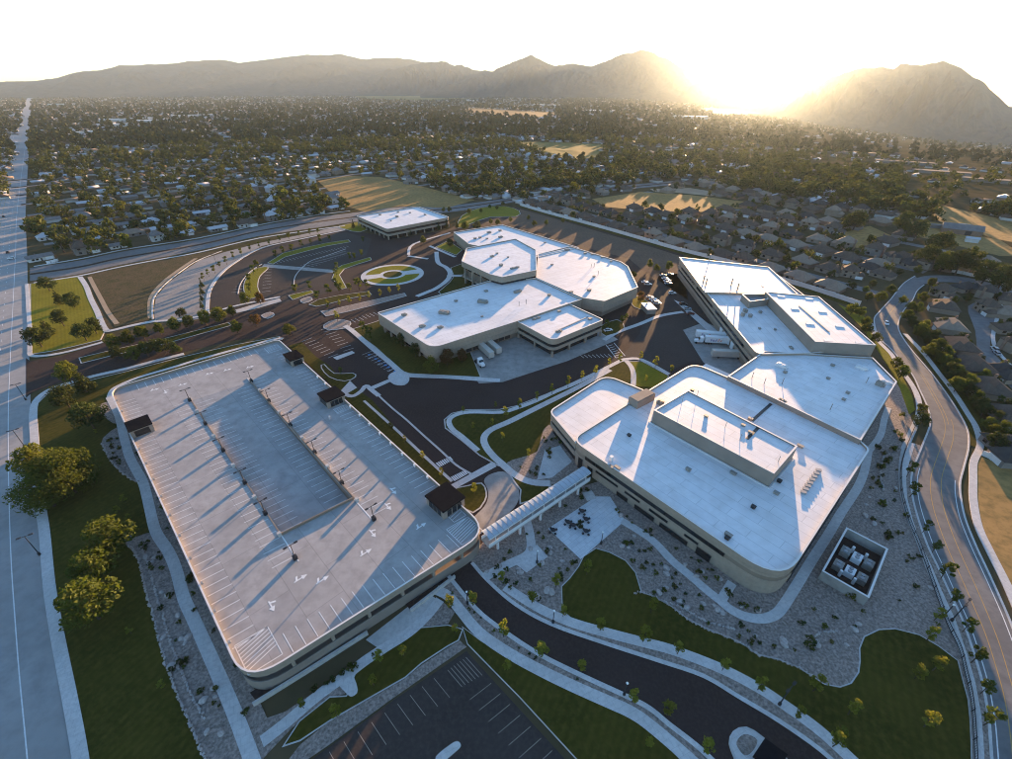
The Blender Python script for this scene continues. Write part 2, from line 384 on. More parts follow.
for d in (17.2, 20.4): stripe(bo(d), .2, MT['yellow'], .034, 'centre_line', boulevard)
for d in (10.2, 13.7, 24, 27.5):
    mb = MB()
    for p, t in along(bo(d), 12.0)[:1200]:
        if -5 < to_px((p.x, p.y, 0))[0] < 1020 and p.length < 900: mb.box((p.x, p.y, .026), (3, .2, .008), math.atan2(t.y, t.x))
    mb.build('lane_dash', MT['paint'], boulevard, kind='stuff')

CR_U = [(30, 268), (83, 260), (126, 251), (200, 239.5), (259, 226.5), (311, 217.5), (352, 213), (400, 207), (447, 206), (515, 197), (560, 190), (600, 187.5), (640, 184), (690, 180), (740, 182)]
CR_L = [(30, 281), (79, 274), (119, 265), (200, 250), (259, 236), (318, 227.5), (352, 222), (400, 216), (447, 212.5), (515, 202), (560, 195), (600, 192), (640, 188), (690, 184), (740, 186)]
cu, cl = smooth(W(CR_U), 4, False), smooth(W(CR_L), 4, False)
crossroad = MB().band(cu, cl, -.3, .028).build('cross_road', MT['road'], kind='structure')
mid = [(a + b) / 2 for a, b in zip(cu, cl)]
stripe(mid[:60], 4.2, MT['asphalt'], .036, 'turn_lane', crossroad)
for q in (2.3, -2.3): stripe(ofs(mid[:60], q), .25, MT['yellow'], .044, 'centre_line', crossroad)
path('sidewalk', [(34, 266.5), (83, 258.3), (126, 249.3), (200, 237.8), (259, 225), (311, 216), (350, 211)], 1.8, MT['walk'])
path('sidewalk', [(34, 283), (79, 276), (119, 267.3), (160, 259.5), (200, 252.2), (259, 238.3), (318, 229.5), (345, 226)], 2.0, MT['walk'])

# whole inner campus paving, then beds, lawns and walks stand on it
campus = surf('campus_road', W([(208, 318), (206, 306), (209, 290), (219, 275), (235, 262), (262, 247), (300, 239), (345, 229.5), (372, 234), (400, 238), (447, 230), (480, 214), (521, 206), (560, 217.5), (600, 229.5), (640, 241), (682, 254), (715, 300), (770, 350), (735, 385), (690, 400), (640, 420), (560, 470), (520, 530), (470, 560), (440, 500), (330, 420), (285, 350), (279, 336), (240, 340), (215, 330)]), .03, MT['asphalt'])
surf('entry_road', W([(26, 358), (30, 361), (59, 357), (93, 346), (130, 336), (170, 327), (210, 318), (235, 311), (262, 304), (300, 318), (300, 331), (284, 334), (236, 340), (184, 352), (126, 367), (93, 375), (59, 383), (33, 392), (26, 398)]), .035, MT['asphalt'])
lotA = surf('fan_lot', W([(208.5, 312), (208.5, 303), (211, 290), (221, 275), (237, 263), (262, 249), (300, 240.5), (345, 232), (372, 239), (366, 256), (345, 263), (336, 272), (340, 290), (300, 300), (262, 306), (236, 311)]), .041, MT['lot'])
surf('overflow_lot', W([(155, 321), (154, 310), (156, 297), (168, 283), (185, 270), (200, 260), (225, 252), (260, 243), (300, 235), (340, 226), (346, 229), (300, 238), (262, 246), (235, 261), (219, 274), (209, 289), (206, 306), (206, 318), (180, 322)]), .024, MT['oldlot'])
kerbed('weedy_field', [(88, 274.5), (120, 268.5), (160, 261), (205, 252.5), (222, 251), (198, 260.5), (183, 270), (166, 283), (154, 297), (152, 310), (153, 319), (135, 323), (115, 327), (105, 312), (98, 298), (91, 285)], MT['weeds'], .08, kw=0)
path('field_edge', [(222, 251), (198, 260.5), (183, 270), (166.5, 283), (154.5, 297), (152.5, 310), (153, 319.5)], .8, MT['walk'], .2)
path('dirt_verge', [(196, 258.5), (181, 268.5), (164, 281.5), (152, 296), (150, 309), (151, 318)], 2.6, MT['dirt'], .1)
path('dirt_verge', [(89.5, 277), (94, 286), (101, 299), (108, 312), (117, 324)], 2.2, MT['dirt'], .1)
# beyond the office building: worn lots, in the low sun
surf('east_lot', W([(520, 209), (560, 220), (600, 232), (640, 243.5), (680, 256), (688, 300), (640, 268), (628, 258), (600, 252), (580, 245), (540, 232), (503, 222)]), .041, MT['brownlot'])
surf('dock_lot', W([(660, 272), (679, 274), (735, 355), (727, 372), (706, 364), (690, 362), (668, 372), (640, 358), (622, 357), (640, 333)]), .041, MT['lot'])

FAN = []
for i, (px, mt, sm) in enumerate((
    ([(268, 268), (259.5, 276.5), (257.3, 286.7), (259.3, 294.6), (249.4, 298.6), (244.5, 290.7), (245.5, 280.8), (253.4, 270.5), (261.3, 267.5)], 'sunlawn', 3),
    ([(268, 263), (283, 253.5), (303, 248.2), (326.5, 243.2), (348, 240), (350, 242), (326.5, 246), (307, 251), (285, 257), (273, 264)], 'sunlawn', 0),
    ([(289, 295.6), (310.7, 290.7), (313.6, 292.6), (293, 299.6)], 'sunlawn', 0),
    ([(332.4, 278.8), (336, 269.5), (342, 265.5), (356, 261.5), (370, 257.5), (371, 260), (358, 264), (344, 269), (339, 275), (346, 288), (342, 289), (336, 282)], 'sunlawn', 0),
    ([(309.7, 304.5), (318.6, 299.8), (338, 295.8), (368, 291.7), (371, 294.6), (348, 298.6), (330, 303.5), (316.6, 306.3)], 'lawn', 0),
    ([(321.5, 311.4), (330, 310.4), (346, 306.5), (368, 301.5), (404, 293.5), (406, 296), (370, 306), (346, 312), (326.5, 316)], 'gravel', 0),
    ([(324.5, 325), (336, 320), (350, 322), (346, 328), (328, 329.5)], 'gravel', 2),
    ([(235.6, 310.4), (251, 305.7), (279, 298.8), (280.5, 301.5), (259, 307.7), (237.5, 312.6)], 'concrete', 0),
    ([(262, 315.5), (270, 312.5), (274, 315), (268, 318.5)], 'gravel', 2),
    ([(80, 358), (120, 348.6), (160, 340), (200, 330), (228, 323), (231, 325.5), (200, 334), (160, 345), (118, 354), (82, 363)], 'lawn', 0),
    ([(301, 300), (309, 297), (312, 300), (304, 303)], 'gravel', 2))):
    kerbed('lot_island' if i != 9 else 'entry_median', px, MT[mt], .16, sm)
slab('crosswalk', W([(264, 264), (335, 270), (333.5, 273), (262, 267)]), .052, MT['apron'], 0.0)
for px in ([(294, 285), (295, 277), (301, 269), (311, 261), (326, 256), (346, 249)], [(238, 294), (241, 283), (250, 272), (262, 264)]): path('kerb', px, .5, MT['walk'], .17)
path('sidewalk', [(345, 230), (300, 239.3), (262, 248), (236, 262), (220, 275), (210, 290), (207.5, 306), (208, 316)], 2.0, MT['walk'])
path('sidewalk', [(156, 321), (135, 325), (112, 330.5), (106, 330), (101, 321), (97, 311), (91, 299), (86, 286), (80, 277)], 2.6, MT['walk'])
path('sidewalk', [(156, 321.5), (185, 319), (206, 315), (228, 308), (252, 302.5), (280, 297)], 2.0, MT['walk'])
# round drive
rc = P(392.6, 274.6); rr = (P(361.5, 275) - P(423.5, 275)).length / 2
circ = lambda r, a0=0, a1=2 * math.pi, n=40: [Vector((rc.x + r * math.cos(a0 + (a1 - a0) * k / n), rc.y + r * math.sin(a0 + (a1 - a0) * k / n))) for k in range(n + (abs(a1 - a0) < 6))]
ro = slab('roundabout', circ(rr), .17, MT['walk'])
for a in (R(20), R(200)):
    o_, i_ = circ(rr * .86, a + .25, a + math.pi - .25, 20), circ(rr * .42, a + .42, a + math.pi - .42, 20)
    MB().prism(o_ + i_[::-1], .1, .20).build('lawn', MT['sunlawn'], ro)
MB().prism(circ(rr * .3), .1, .21).build('planting_bed', MT['lawn'], ro)
sw_i = [(417.8, 294.6), (435.6, 287.7), (445.5, 278.8), (447.4, 271), (439.5, 265), (434.6, 261), (436, 252)]
path('sidewalk', [(417, 296.5), (428, 292), (437, 288), (447.5, 280), (450, 273), (446, 267.5), (438, 262.5), (436.5, 252)], 3.2, MT['walk'])
path('sidewalk', [(447, 276), (462, 276)], 3.0, MT['walk']); path('sidewalk', [(429.6, 246), (455, 257)], 2.4, MT['walk']); path('sidewalk', [(408, 256), (428, 259)], 2.2, MT['walk']); path('sidewalk', [(408.5, 255), (414, 244), (450, 233)], 2.2, MT['walk'])
kerbed('entrance_lawn', [(439, 292), (450, 282.5), (454, 277), (474, 277), (470, 290), (445, 298)], MT['lawn'])
kerbed('entrance_lawn', [(451, 268), (462, 264), (470, 268), (470, 274.5), (454, 275)], MT['lawn'])
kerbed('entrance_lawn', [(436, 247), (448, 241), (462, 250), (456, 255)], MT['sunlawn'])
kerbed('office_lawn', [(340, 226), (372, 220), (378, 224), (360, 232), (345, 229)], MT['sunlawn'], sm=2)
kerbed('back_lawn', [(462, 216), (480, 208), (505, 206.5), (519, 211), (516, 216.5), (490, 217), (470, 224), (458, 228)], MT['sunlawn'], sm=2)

# lawns round the west side
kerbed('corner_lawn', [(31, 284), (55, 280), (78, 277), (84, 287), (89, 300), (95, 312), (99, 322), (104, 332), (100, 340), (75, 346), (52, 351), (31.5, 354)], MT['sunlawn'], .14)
kerbed('west_lawn', [(38, 404), (48, 394), (62, 389), (93, 380), (126, 372), (184, 357), (236, 345), (279, 337), (279, 341), (277, 343), (118, 391), (109, 399), (116, 420), (123, 445), (141, 484), (149, 510), (156, 536), (166, 556), (174, 575), (182, 603), (192, 624), (211, 668), (234, 722), (250, 800), (98, 800), (86, 759), (76, 700), (61, 640), (50, 570), (46, 535), (42, 500), (37, 440)], MT['lawn'], .14)
path('sidewalk', [(27, 284), (28.5, 310), (30, 330), (30, 348), (33, 356), (60, 353.5), (95, 344.5), (103, 342)], 1.8, MT['walk'])
path('sidewalk', [(92, 850), (81, 759), (70.5, 700), (62.5, 660), (56, 626), (49.5, 585), (45, 535), (41.5, 510), (37, 470), (34.5, 435), (33.5, 412), (37, 400), (48, 391), (62, 385.5), (93, 376.5), (126, 369), (150, 362.5), (184, 354)], 2.4, MT['walk'])
path('sidewalk', [(109.7, 397), (112, 391), (118, 386.5), (138, 378), (170, 368.5), (200, 359.5), (240, 348.5), (274, 339.5), (283, 339)], 1.9, MT['walk'])
bed = lambda px, sm=2, z=.175: slab('gravel_bed', smooth(W(px), sm) if sm else W(px), z, MT['gravel'])
bed([(101.8, 442.8), (106.7, 435), (116.6, 428), (119.6, 433), (126.5, 454.6), (140, 482), (128.5, 478), (110.7, 460.6)])
bed([(123, 541), (128, 535), (137, 537), (155, 533), (166, 556), (172, 575), (180, 603), (190, 622), (209, 666), (232, 720), (258, 790), (222, 790), (205, 759), (195, 735), (180, 700), (165, 660), (157, 630), (150, 605), (146, 590), (140, 565), (132, 551)])
bed([(113, 398), (124, 393), (268, 720), (262, 760), (236, 712), (213, 662), (196, 618), (184, 590), (178, 568), (158, 533), (146, 490), (132, 455), (124, 425)], 0)
bed([(98, 408), (108, 402), (114, 412), (117, 424), (108, 420)], 2)
path('garden_path', [(109.7, 397), (118.6, 415), (124.5, 439), (130.4, 458.6), (142, 480), (146, 492), (150, 509), (156, 532), (168, 551), (176, 569), (184, 598), (194, 620), (212.5, 661), (236, 716), (256, 770)], 2.6, MT['walk'], .2)

# office front walk and lawn, dock apron
kerbed('office_lawn', [(352, 329.6), (377, 321.7), (384, 318), (440, 348), (470, 352), (480, 377), (410, 373.5), (402, 371), (376, 347)], MT['lawn'])
path('sidewalk', [(345, 326), (353, 331.5), (372, 348), (388, 361), (402, 373), (412, 375.8), (445, 377), (480, 379.5), (500, 380.5)], 2.6, MT['walk'])
slab('walk_corner', smooth(W([(388, 378), (394, 384.5), (405, 385), (409.5, 378), (400, 372), (392, 373)]), 3), .18, MT['walk'])
slab('dock_apron', W([(462, 352), (480, 344), (520, 330), (556, 345), (604, 330), (618, 339.5), (567.5, 361), (535, 371.5), (503, 382), (479, 383.5), (474, 377)]), .06, MT['apron'], 0.0)
slab('dock_apron', W([(683, 330), (705, 322), (755, 345), (765, 352), (728, 377), (707, 365.5), (703, 362)]), .06, MT['apron'], 0.0)
slab('sidewalk', W([(674, 300), (684, 304), (728, 340), (720, 342), (683, 309)]), .1, MT['walk'])
path('sidewalk', [(604, 340), (618, 332), (640, 324), (660, 316), (683, 312)], 2.4, MT['walk'], .14)
kerbed('planting_bed', [(600, 327), (617, 320), (624, 328), (606, 336)], MT['lawn'], sm=2)
kerbed('planting_bed', [(636, 296), (648, 302), (654, 309), (640, 309), (632, 304)], MT['sunlawn'], sm=2)
# strip beside the garage and the drive
kerbed('garage_verge', [(288, 346), (302, 342.5), (316, 357), (330, 366), (338, 376), (352, 382), (358, 390), (372, 400), (400, 433), (432, 463.5), (450, 480), (444, 492), (420, 470), (330, 384)], MT['lawn'], kw=0)
path('sidewalk', [(364, 401), (383, 418), (400, 433.5), (416, 448.5), (432.5, 464), (452, 481.5)], 1.0, MT['walk'])
path('sidewalk', [(342, 393), (352, 396.5), (361, 391.5), (366, 386), (372, 390.5), (379, 396)], 1.9, MT['walk'])
path('drive_median', [(373, 390), (379, 396), (392, 408), (406, 419.5), (423, 435), (441, 451), (456, 465), (471, 474)], .7, MT['walk'], .17)
slab('walk_pad', W([(340, 392), (350, 381), (357, 388), (347, 394)]), .19, MT['walk'])
slab('crosswalk', W([(333, 357.5), (352, 351), (355, 353), (337, 360)]), .055, MT['walk'], 0)
slab('crosswalk', W([(370, 387), (388, 379.5), (391, 381.5), (373, 389.5)]), .055, MT['walk'], 0)
slab('crosswalk', W([(447, 487), (492.6, 461.6), (496.6, 466.5), (453, 490)]), .06, MT['walk'], 0)
kerbed('lot_island', [(324, 365), (334, 374), (352, 373.5), (355, 377), (345, 381), (330, 377), (322, 368)], MT['lawn'], .19, sm=2)
kerbed('north_lawn', [(446, 428), (445, 420), (452, 414), (467, 410.3), (500, 410), (516, 406.6), (556, 391), (599, 371), (618, 362), (642, 362), (668, 376), (655, 395), (600, 420), (560, 455), (540, 470), (513, 470), (498, 465), (480, 455), (462, 440)], MT['lawn'])
kerbed('north_lawn', [(628, 362), (642, 362.5), (668, 376.5), (660, 388), (634, 386)], MT['sunlawn'], .165, kw=0)  # patch over the lawn, with sunlight painted in by the lit grass colour
path('sidewalk', [(669, 374.5), (642, 360), (626, 359.5), (617, 362.8), (579, 382), (555, 392), (536, 401), (516, 408.5), (500, 412.5), (470, 412.3), (455, 415.5), (449, 421), (452, 429), (462, 437), (478, 451)], 2.0, MT['walk'])
path('garden_path', [(610, 370), (579, 387), (539, 407), (510, 421.5), (491, 430), (484, 438), (486, 447), (494, 457), (503, 465), (515, 475), (530, 482), (550, 484)], 2.5, MT['walk'], .2)
path('garden_path', [(626, 361), (631, 367), (633.5, 375), (633, 386)], 2.2, MT['walk'], .2)
slab('gravel_bed', smooth(W([(512, 472), (507, 463), (520, 458), (537, 452), (541, 438), (549, 425), (575, 445), (585, 470), (545, 487), (528, 482)]), 2), .18, MT['gravel'])
slab('patio', W([(537, 480), (545, 450), (560, 446), (572, 462), (552, 478)]), .195, MT['walk'])
# bus loop under the bridge
loop = W([(489, 475), (502.5, 471.5), (512, 477), (517.5, 486), (519, 497), (514, 508), (498, 522), (480, 534), (466, 545), (458, 534), (474, 517), (484, 507), (488, 498), (487.5, 489), (484, 481)])
slab('loop_drive', smooth(loop, 3), .075, MT['apron'], 0)
kerbed('loop_lawn', [(451, 491), (468, 486.5), (481, 484), (485.5, 492), (484, 501), (473, 512), (455, 501)], MT['lawn'], sm=2)
kerbed('loop_lawn', [(511, 475.5), (530, 483), (550, 485), (540, 495), (521, 503), (521.5, 490)], MT['lawn'], sm=2)

# great gravel court south and east of the headquarters
slab('gravel_bed', W([(463, 572), (474, 552), (497, 528), (545, 497), (640, 470), (800, 480), (880, 395), (895, 380), (906, 400), (913, 425), (906, 440), (900, 466), (902, 497), (910, 523), (919, 547), (933, 587), (947, 624), (958, 648), (964, 672), (970, 700), (973, 740), (974, 800), (880, 800), (822, 735), (788, 710), (758, 690), (719, 670), (673, 652), (614, 637), (574, 625), (539, 610), (505, 590), (486, 583)]), .12, MT['gravel'])
kerbed('south_lawn', [(562, 587), (570, 579), (579, 567), (584, 557), (596, 549), (609.4, 553), (625, 561), (635, 573), (641, 593), (653, 597), (671, 607), (688, 620), (710, 631), (731, 639), (746, 647), (757, 655), (778, 660), (798, 668), (812, 677), (824, 685), (840, 688), (851.5, 684), (859, 673), (860.5, 661), (860, 649), (864.5, 637.5), (879, 630.5), (895, 629.5), (919, 635.5), (938.5, 647), (957, 661), (962, 681), (967, 699), (969, 718.5), (970, 740), (972, 810), (905, 810), (860, 764), (820, 728), (788, 705), (758, 685), (719, 665), (673, 647.5), (614, 632), (574, 620), (563, 611)], MT['lawn'], .16, kw=.25)
path('sidewalk', [(505, 587), (539, 608.5), (574, 623.6), (614, 635), (645, 643), (673, 650.5), (719, 668), (758, 688), (788, 708), (820, 731.5), (860, 768)], 2.3, MT['walk'])
DKU = [(488, 582), (515, 605), (551, 625), (606, 644.5), (659, 662), (703, 677), (738.6, 698), (778, 721.6), (820, 751), (850, 780)]
DSW = [(492, 580), (520, 597), (555, 616), (609, 634), (661, 647.5), (709, 664), (746, 682), (783, 705), (825, 736), (860, 769)]
MB().band(smooth(W(DKU), 4, False), smooth(W(DSW), 4, False), 0, .172).build('gravel_strip', MT['gravel'], kind='structure')
slab('gravel_bed', W([(262, 795), (300, 745), (330, 721), (370, 699), (405, 679), (422, 665), (448, 648), (460, 641), (466.5, 647), (392, 699), (330, 744.5), (285, 775)]), .11, MT['gravel'])
drive = MB().band(smooth(W([(452, 548), (472, 563), (488, 582), (515, 605), (551, 625), (606, 644.5), (659, 662), (703, 677), (738.6, 698), (778, 721.6), (820, 751), (850, 780)]), 4, False), smooth(W([(420, 555), (448, 575), (476, 608), (503.4, 630), (539, 653.5), (582, 675), (629.6, 697), (650, 708), (669, 723.6), (699, 747), (725, 772), (745, 800)]), 4, False), -.1, .131).build('lower_drive', MT['asphalt'], kind='structure')
path('kerb', [(472, 563), (488, 581), (515, 604.3), (551, 624.3), (606, 643.8), (659, 661), (703, 676), (738.6, 697), (778, 720.6), (820, 750), (850, 778)], .9, MT['walk'], .2, z0=0)
path('kerb', [(448, 575.5), (476, 609), (503.4, 631), (539, 654.5), (582, 676), (629.6, 698), (650, 709), (669, 724.6), (699, 748), (725, 773)], 1.0, MT['walk'], .2, z0=0)
slab('gravel_bed', W([(440, 585), (448, 577), (476, 610), (503, 632), (539, 655), (582, 677), (630, 699), (669, 725), (725, 775), (700, 790), (684, 759), (650, 728), (620, 709), (572, 688), (541, 673), (509, 656), (479, 635), (459, 612)]), .14, MT['gravel'])
path('sidewalk', [(436, 590), (448, 596), (460, 610), (479.4, 632.7), (509, 653.5), (541, 671), (572, 686), (608, 702), (630, 712), (650, 725.6), (689, 759), (710, 780)], 2.4, MT['walk'])
kerbed('south_lawn', [(468, 644), (463, 628), (480, 641), (509, 659), (541, 676), (572, 691), (608, 707), (630, 717), (650, 731), (684, 764), (690, 800), (615, 800), (577, 759), (520, 697)], MT['lawn'], .15, kw=.2)
kerbed('south_lawn', [(356, 674), (380, 655), (421, 628.5), (448, 626), (462, 630), (458, 640), (447, 646), (421, 663), (405, 677), (370, 697), (330, 720), (300, 740), (285, 745), (300, 722), (330, 698), (347, 697)], MT['lawn'], .16, kw=.25)
slab('gravel_bed', W([(262, 720), (285, 712), (330, 682), (372, 655), (395, 640), (440, 600), (455, 612), (448, 624), (421, 627), (380, 654), (352, 674), (345, 694), (325, 700), (290, 730), (262, 760)]), .13, MT['gravel'])
path('sidewalk', [(262, 742), (285, 724), (313, 700), (330, 687), (346, 676), (364, 662), (385, 648), (410, 632), (428, 615), (440, 600)], 2.3, MT['walk'])
slab('court', W([(366, 640), (412, 604), (432, 596), (440, 602), (424, 618), (394, 642), (381, 650)]), .17, MT['concrete'])
slab('walk_pad', smooth(W([(336, 680), (350, 672), (358, 690), (352, 697), (346, 693)]), 3), .18, MT['walk'])
# guest lot in front
guest = surf('guest_lot', W([(466.5, 651.5), (580, 776), (560, 800), (255, 800), (330, 747), (393, 701)]), .16, MT['lot'])
path('kerb', [(300, 766), (330, 746), (393, 700), (466.5, 650.3), (515, 703), (566, 759), (600, 796)], .7, MT['walk'], .26, sm=0, z0=0)
path('kerb', [(300, 761.5), (330, 741.5), (392, 696), (467, 645.5), (520, 702), (572, 759), (606, 796)], .5, MT['walk'], .25, sm=0, z0=0)
path('gravel_strip', [(300, 764), (330, 744), (392.5, 698), (467, 647.7), (517.5, 702.5), (569, 759), (604, 797)], 1.6, MT['gravel'], .22, sm=0, z0=0)
slab('lot_island', smooth(W([(436, 757), (452, 744), (458, 742), (461, 746), (456, 752), (440, 764)]), 3), .3, MT['walk'])
ga, gb, gc = P(466.5, 654), P(330, 750), P(566, 764)
for k in range(1, 15):
    if k in (1,): continue
    u1 = (gb - ga).normalized(); u2 = (gc - ga).normalized()
    for u, v in ((u1, u2), (u2, u1)):
        a = ga + u * 2.74 * (k + 1) + v * .3; b = a + v * 5.2
        if k < 14: stripe([a.xy, b.xy], .11, MT['wornpaint'], .172, 'stall_line', guest)
mb = MB()
for k in range(7):
    a = ga + u1 * (0.6 + k * .75) + u2 * .6; b = a + u2 * (5.2 - k * .1); l, r = strip([a.xy, b.xy], .13); mb.add([(p[0], p[1], .172) for p in l + r], [(0, 1, 3, 2)])
mb.build('hatch_marking', MT['wornpaint'], guest)
# sunken drive along the garage's south face
trench = surf('service_ramp', W([(257, 702), (367, 632), (363, 626), (250, 693)]), .19, MT['asphalt'])
for px in ([(254, 706), (311, 670.5), (368, 634)],): MB().band(*strip(W(px), .5), 0, 1.2).build('retaining_wall', MT['concrete'], trench)
trench2 = surf('service_ramp', W([(410, 610), (452, 577), (448, 572), (405, 604)]), .19, MT['asphalt'])
MB().band(*strip(W([(411, 612), (436, 592.5), (455, 578)]), .5), 0, 1.2).build('retaining_wall', MT['concrete'], trench2)

# painted stalls in the lots
def stallrow(a, b, n, depth, side, parent, z, w=.16, lead=0.0):
    a, b = P(*a).xy, P(*b).xy; d = (b - a); nn = Vector((d.y, -d.x)).normalized() * side
    for k in range(n + 1):
        p = a + d * (k / n); stripe([p + nn * lead, p + nn * (depth + lead)], w, MT['paint'], z, 'stall_line', parent)
stallrow((302, 341.5), (328, 358), 7, 5.2, -1, campus, .045); stallrow((331, 327), (354, 348), 8, 5.2, 1, campus, .045); stallrow((348, 325), (378, 315), 8, 5, -1, campus, .045)
stallrow((275, 262), (346, 246), 22, 5, 1, lotA, .055); stallrow((302, 268), (346, 252), 14, 5, 1, lotA, .055); stallrow((302, 268), (346, 252), 14, 5, -1, lotA, .055); stallrow((264, 270), (262, 292), 7, 5, -1, lotA, .055); stallrow((240, 292), (258, 268), 9, 5, -1, lotA, .055)
stallrow((362, 355), (394, 376), 10, 5.4, -1, campus, .045)
for k in range(10):
    p = P(363.5 + 32 * k / 10, 356.2 + 21 * k / 10).xy; d = (P(394, 376).xy - P(362, 355).xy).normalized(); nn = Vector((d.y, -d.x)) * -1
    if k % 3 == 1:
        for j in range(5): q = p + nn * (j + .5); stripe([q, q + d * 1.6 + nn * .6], .16, MT['bluep'] if j == 2 else MT['paint'], .045, 'hatch_line', campus)
    else: stripe([p + nn * 2.0 + d * .7, p + nn * 3.2 + d * .7], 1.3, MT['bluep'], .045, 'access_symbol', campus)
for q in ([(436, 463), (451, 456), (454, 459.5), (440, 467)], [(451, 477), (465, 470), (468.5, 473.5), (455, 481)]):
    a, b, c, d = [P(*p).xy for p in q]
    for k in range(8): f0 = (k + .15) / 8; stripe([a.lerp(b, f0), d.lerp(c, f0)], .45, MT['paint'], .046, 'crosswalk_bar', campus)
for f0 in (0, 1): stripe([P(606 + 8 * f0, 345 - 2 * f0).xy, P(616 + 9 * f0, 358 - 2 * f0).xy], .3, MT['paint'], .046, 'crosswalk_line', campus)
for k in range(7): stripe([P(606.5 + 1.6 * k, 346.6 + 1.9 * k).xy, P(612.5 + 1.7 * k, 344.8 + 1.9 * k).xy], .25, MT['paint'], .046, 'crosswalk_bar', campus)
for k in range(8): stripe([P(580 + 4 * k, 355 - .1 * k).xy, P(584 + 4 * k, 358 - .1 * k).xy], .2, MT['paint'], .046, 'hatch_line', campus)
# road on the right
RL = [(915, 276), (903, 284), (891, 299), (880, 311), (874, 320), (879, 337.5), (891, 349.4), (911, 373), (920, 391), (928, 409), (930, 424), (922, 446), (914, 466), (911, 480), (912.5, 498), (918, 519), (927, 545), (938, 568), (948, 590), (962, 620), (974, 655), (982, 683), (988, 716.5), (990, 740), (994, 800)]
RRt = [(924, 285), (917, 291), (912, 301), (904, 310), (898.5, 322), (899.5, 332), (911, 349.4), (931, 373), (950, 399), (966, 426.5), (968.5, 446), (964, 466), (960, 482), (960.5, 497), (965, 519), (976, 546.7), (986, 568), (996, 590), (1010, 622), (1022, 655), (1032, 690), (1040, 722), (1044, 755), (1054, 820)]
RRt = RRt + [(1054, 820)] * (len(RL) - len(RRt))
rl, rr_ = smooth(W(RL), 5, False), smooth(W(RRt), 5, False)
eastroad = MB().band(rl, rr_, -.2, .05).build('east_road', MT['road'], kind='structure')
lerp = lambda k: [a.lerp(b, k) for a, b in zip(rl, rr_)]
stripe(lerp(.40)[30:], .17, MT['yellow'], .062, 'centre_line', eastroad); stripe(lerp(.62)[45:], .17, MT['yellow'], .062, 'centre_line', eastroad); stripe(lerp(.5)[8:48], .17, MT['yellow'], .062, 'centre_line', eastroad)
stripe(lerp(.13)[60:], .2, MT['paint'], .062, 'edge_line', eastroad); stripe(lerp(.90)[60:], .2, MT['paint'], .062, 'edge_line', eastroad)
for ln in (rl, rr_): MB().band(*strip(ln, .5), -.1, .19).build('kerb', MT['walk'], eastroad)
path('sidewalk', [(905, 442), (901, 460), (900.5, 480), (903, 500), (910, 522), (919, 545), (927, 567), (936, 589), (949, 622), (960, 648), (966.5, 672), (972.5, 700), (976, 740), (979, 800)], 1.0, MT['concrete'], .2)
slab('gravel_strip', W([(915, 444), (908, 466), (906, 480), (907, 498), (912.5, 520), (921, 545), (932, 568), (941, 590), (955, 620), (967, 655), (975, 683), (981, 716), (983, 740), (986, 800), (993, 800), (989, 740), (987, 716.5), (981, 683), (973, 655), (961, 620), (947, 590), (937, 568), (926, 545), (917, 519), (911.5, 498), (910, 480), (913, 466), (921, 446)]), .16, MT['gravel'])
slab('sidewalk', W([(906, 442), (902, 462), (902, 480), (904.5, 499), (911, 521), (920, 546), (930, 569), (938, 590), (952, 622), (963, 650), (970, 678), (976, 706), (979, 740), (983, 800), (986, 800), (983, 740), (981, 716), (975, 683), (967, 655), (955, 620), (941, 590), (932, 568), (921, 545), (912.5, 520), (907, 498), (906, 480), (908, 466), (915, 444)]), .17, MT['walk'])
kerbed('east_lawn', [(838, 304), (866, 318), (874, 335), (888, 352), (902, 376), (912, 396), (915, 410), (909, 415), (897, 381), (876, 348), (860, 326)], MT['sunlawn'], .14, kw=0)
kerbed('east_lawn', [(903, 333), (912, 346), (932, 370), (952, 397), (968, 424), (971, 446), (978, 448), (974, 427), (962, 405), (944, 378), (925, 352)], MT['lawn'], .14, kw=0)
kerbed('east_lawn', [(925, 348), (950, 372), (978, 412), (990, 450), (982, 452), (974, 424), (950, 386)], MT['lawn'], .13, kw=0)
path('sidewalk', [(871, 323.7), (877, 339.5), (891, 354), (898, 366), (911, 384), (918, 399), (918.5, 416), (910, 436), (904, 450)], 2.0, MT['walk'])
path('sidewalk', [(905, 334), (923, 353), (938.5, 373), (954, 393), (968, 414.6), (976, 428), (980, 446), (973.5, 462), (973, 480), (973, 499), (978, 526), (990, 552), (1008, 588), (1030, 640)], 2.0, MT['walk'])
kerbed('dry_lot', [(981, 457), (1012, 469), (1060, 485), (1090, 640), (1030, 625), (1011, 588), (993, 551), (981, 525), (976.5, 499), (976.5, 466)], MT['dry'], .12, kw=0)
street = MB().band(smooth(W([(903, 284), (922, 276.5), (946, 275.5), (974, 279), (1030, 294)]), 4, False), smooth(W([(915, 289), (925, 284), (946, 282), (974, 285.5), (1030, 302)]), 4, False), -.1, .045).build('side_street', MT['road'], kind='structure')
surf('side_street', smooth(W([(968, 306), (990, 302), (1000, 308), (994, 326), (990, 345), (1000, 360), (1035, 392), (1035, 408), (990, 368), (978, 352), (975, 330)]), 3), .045, MT['road'])
path('sidewalk', [(1001, 305), (996, 322), (993, 340), (1002, 357), (1036, 389)], 1.6, MT['walk'])

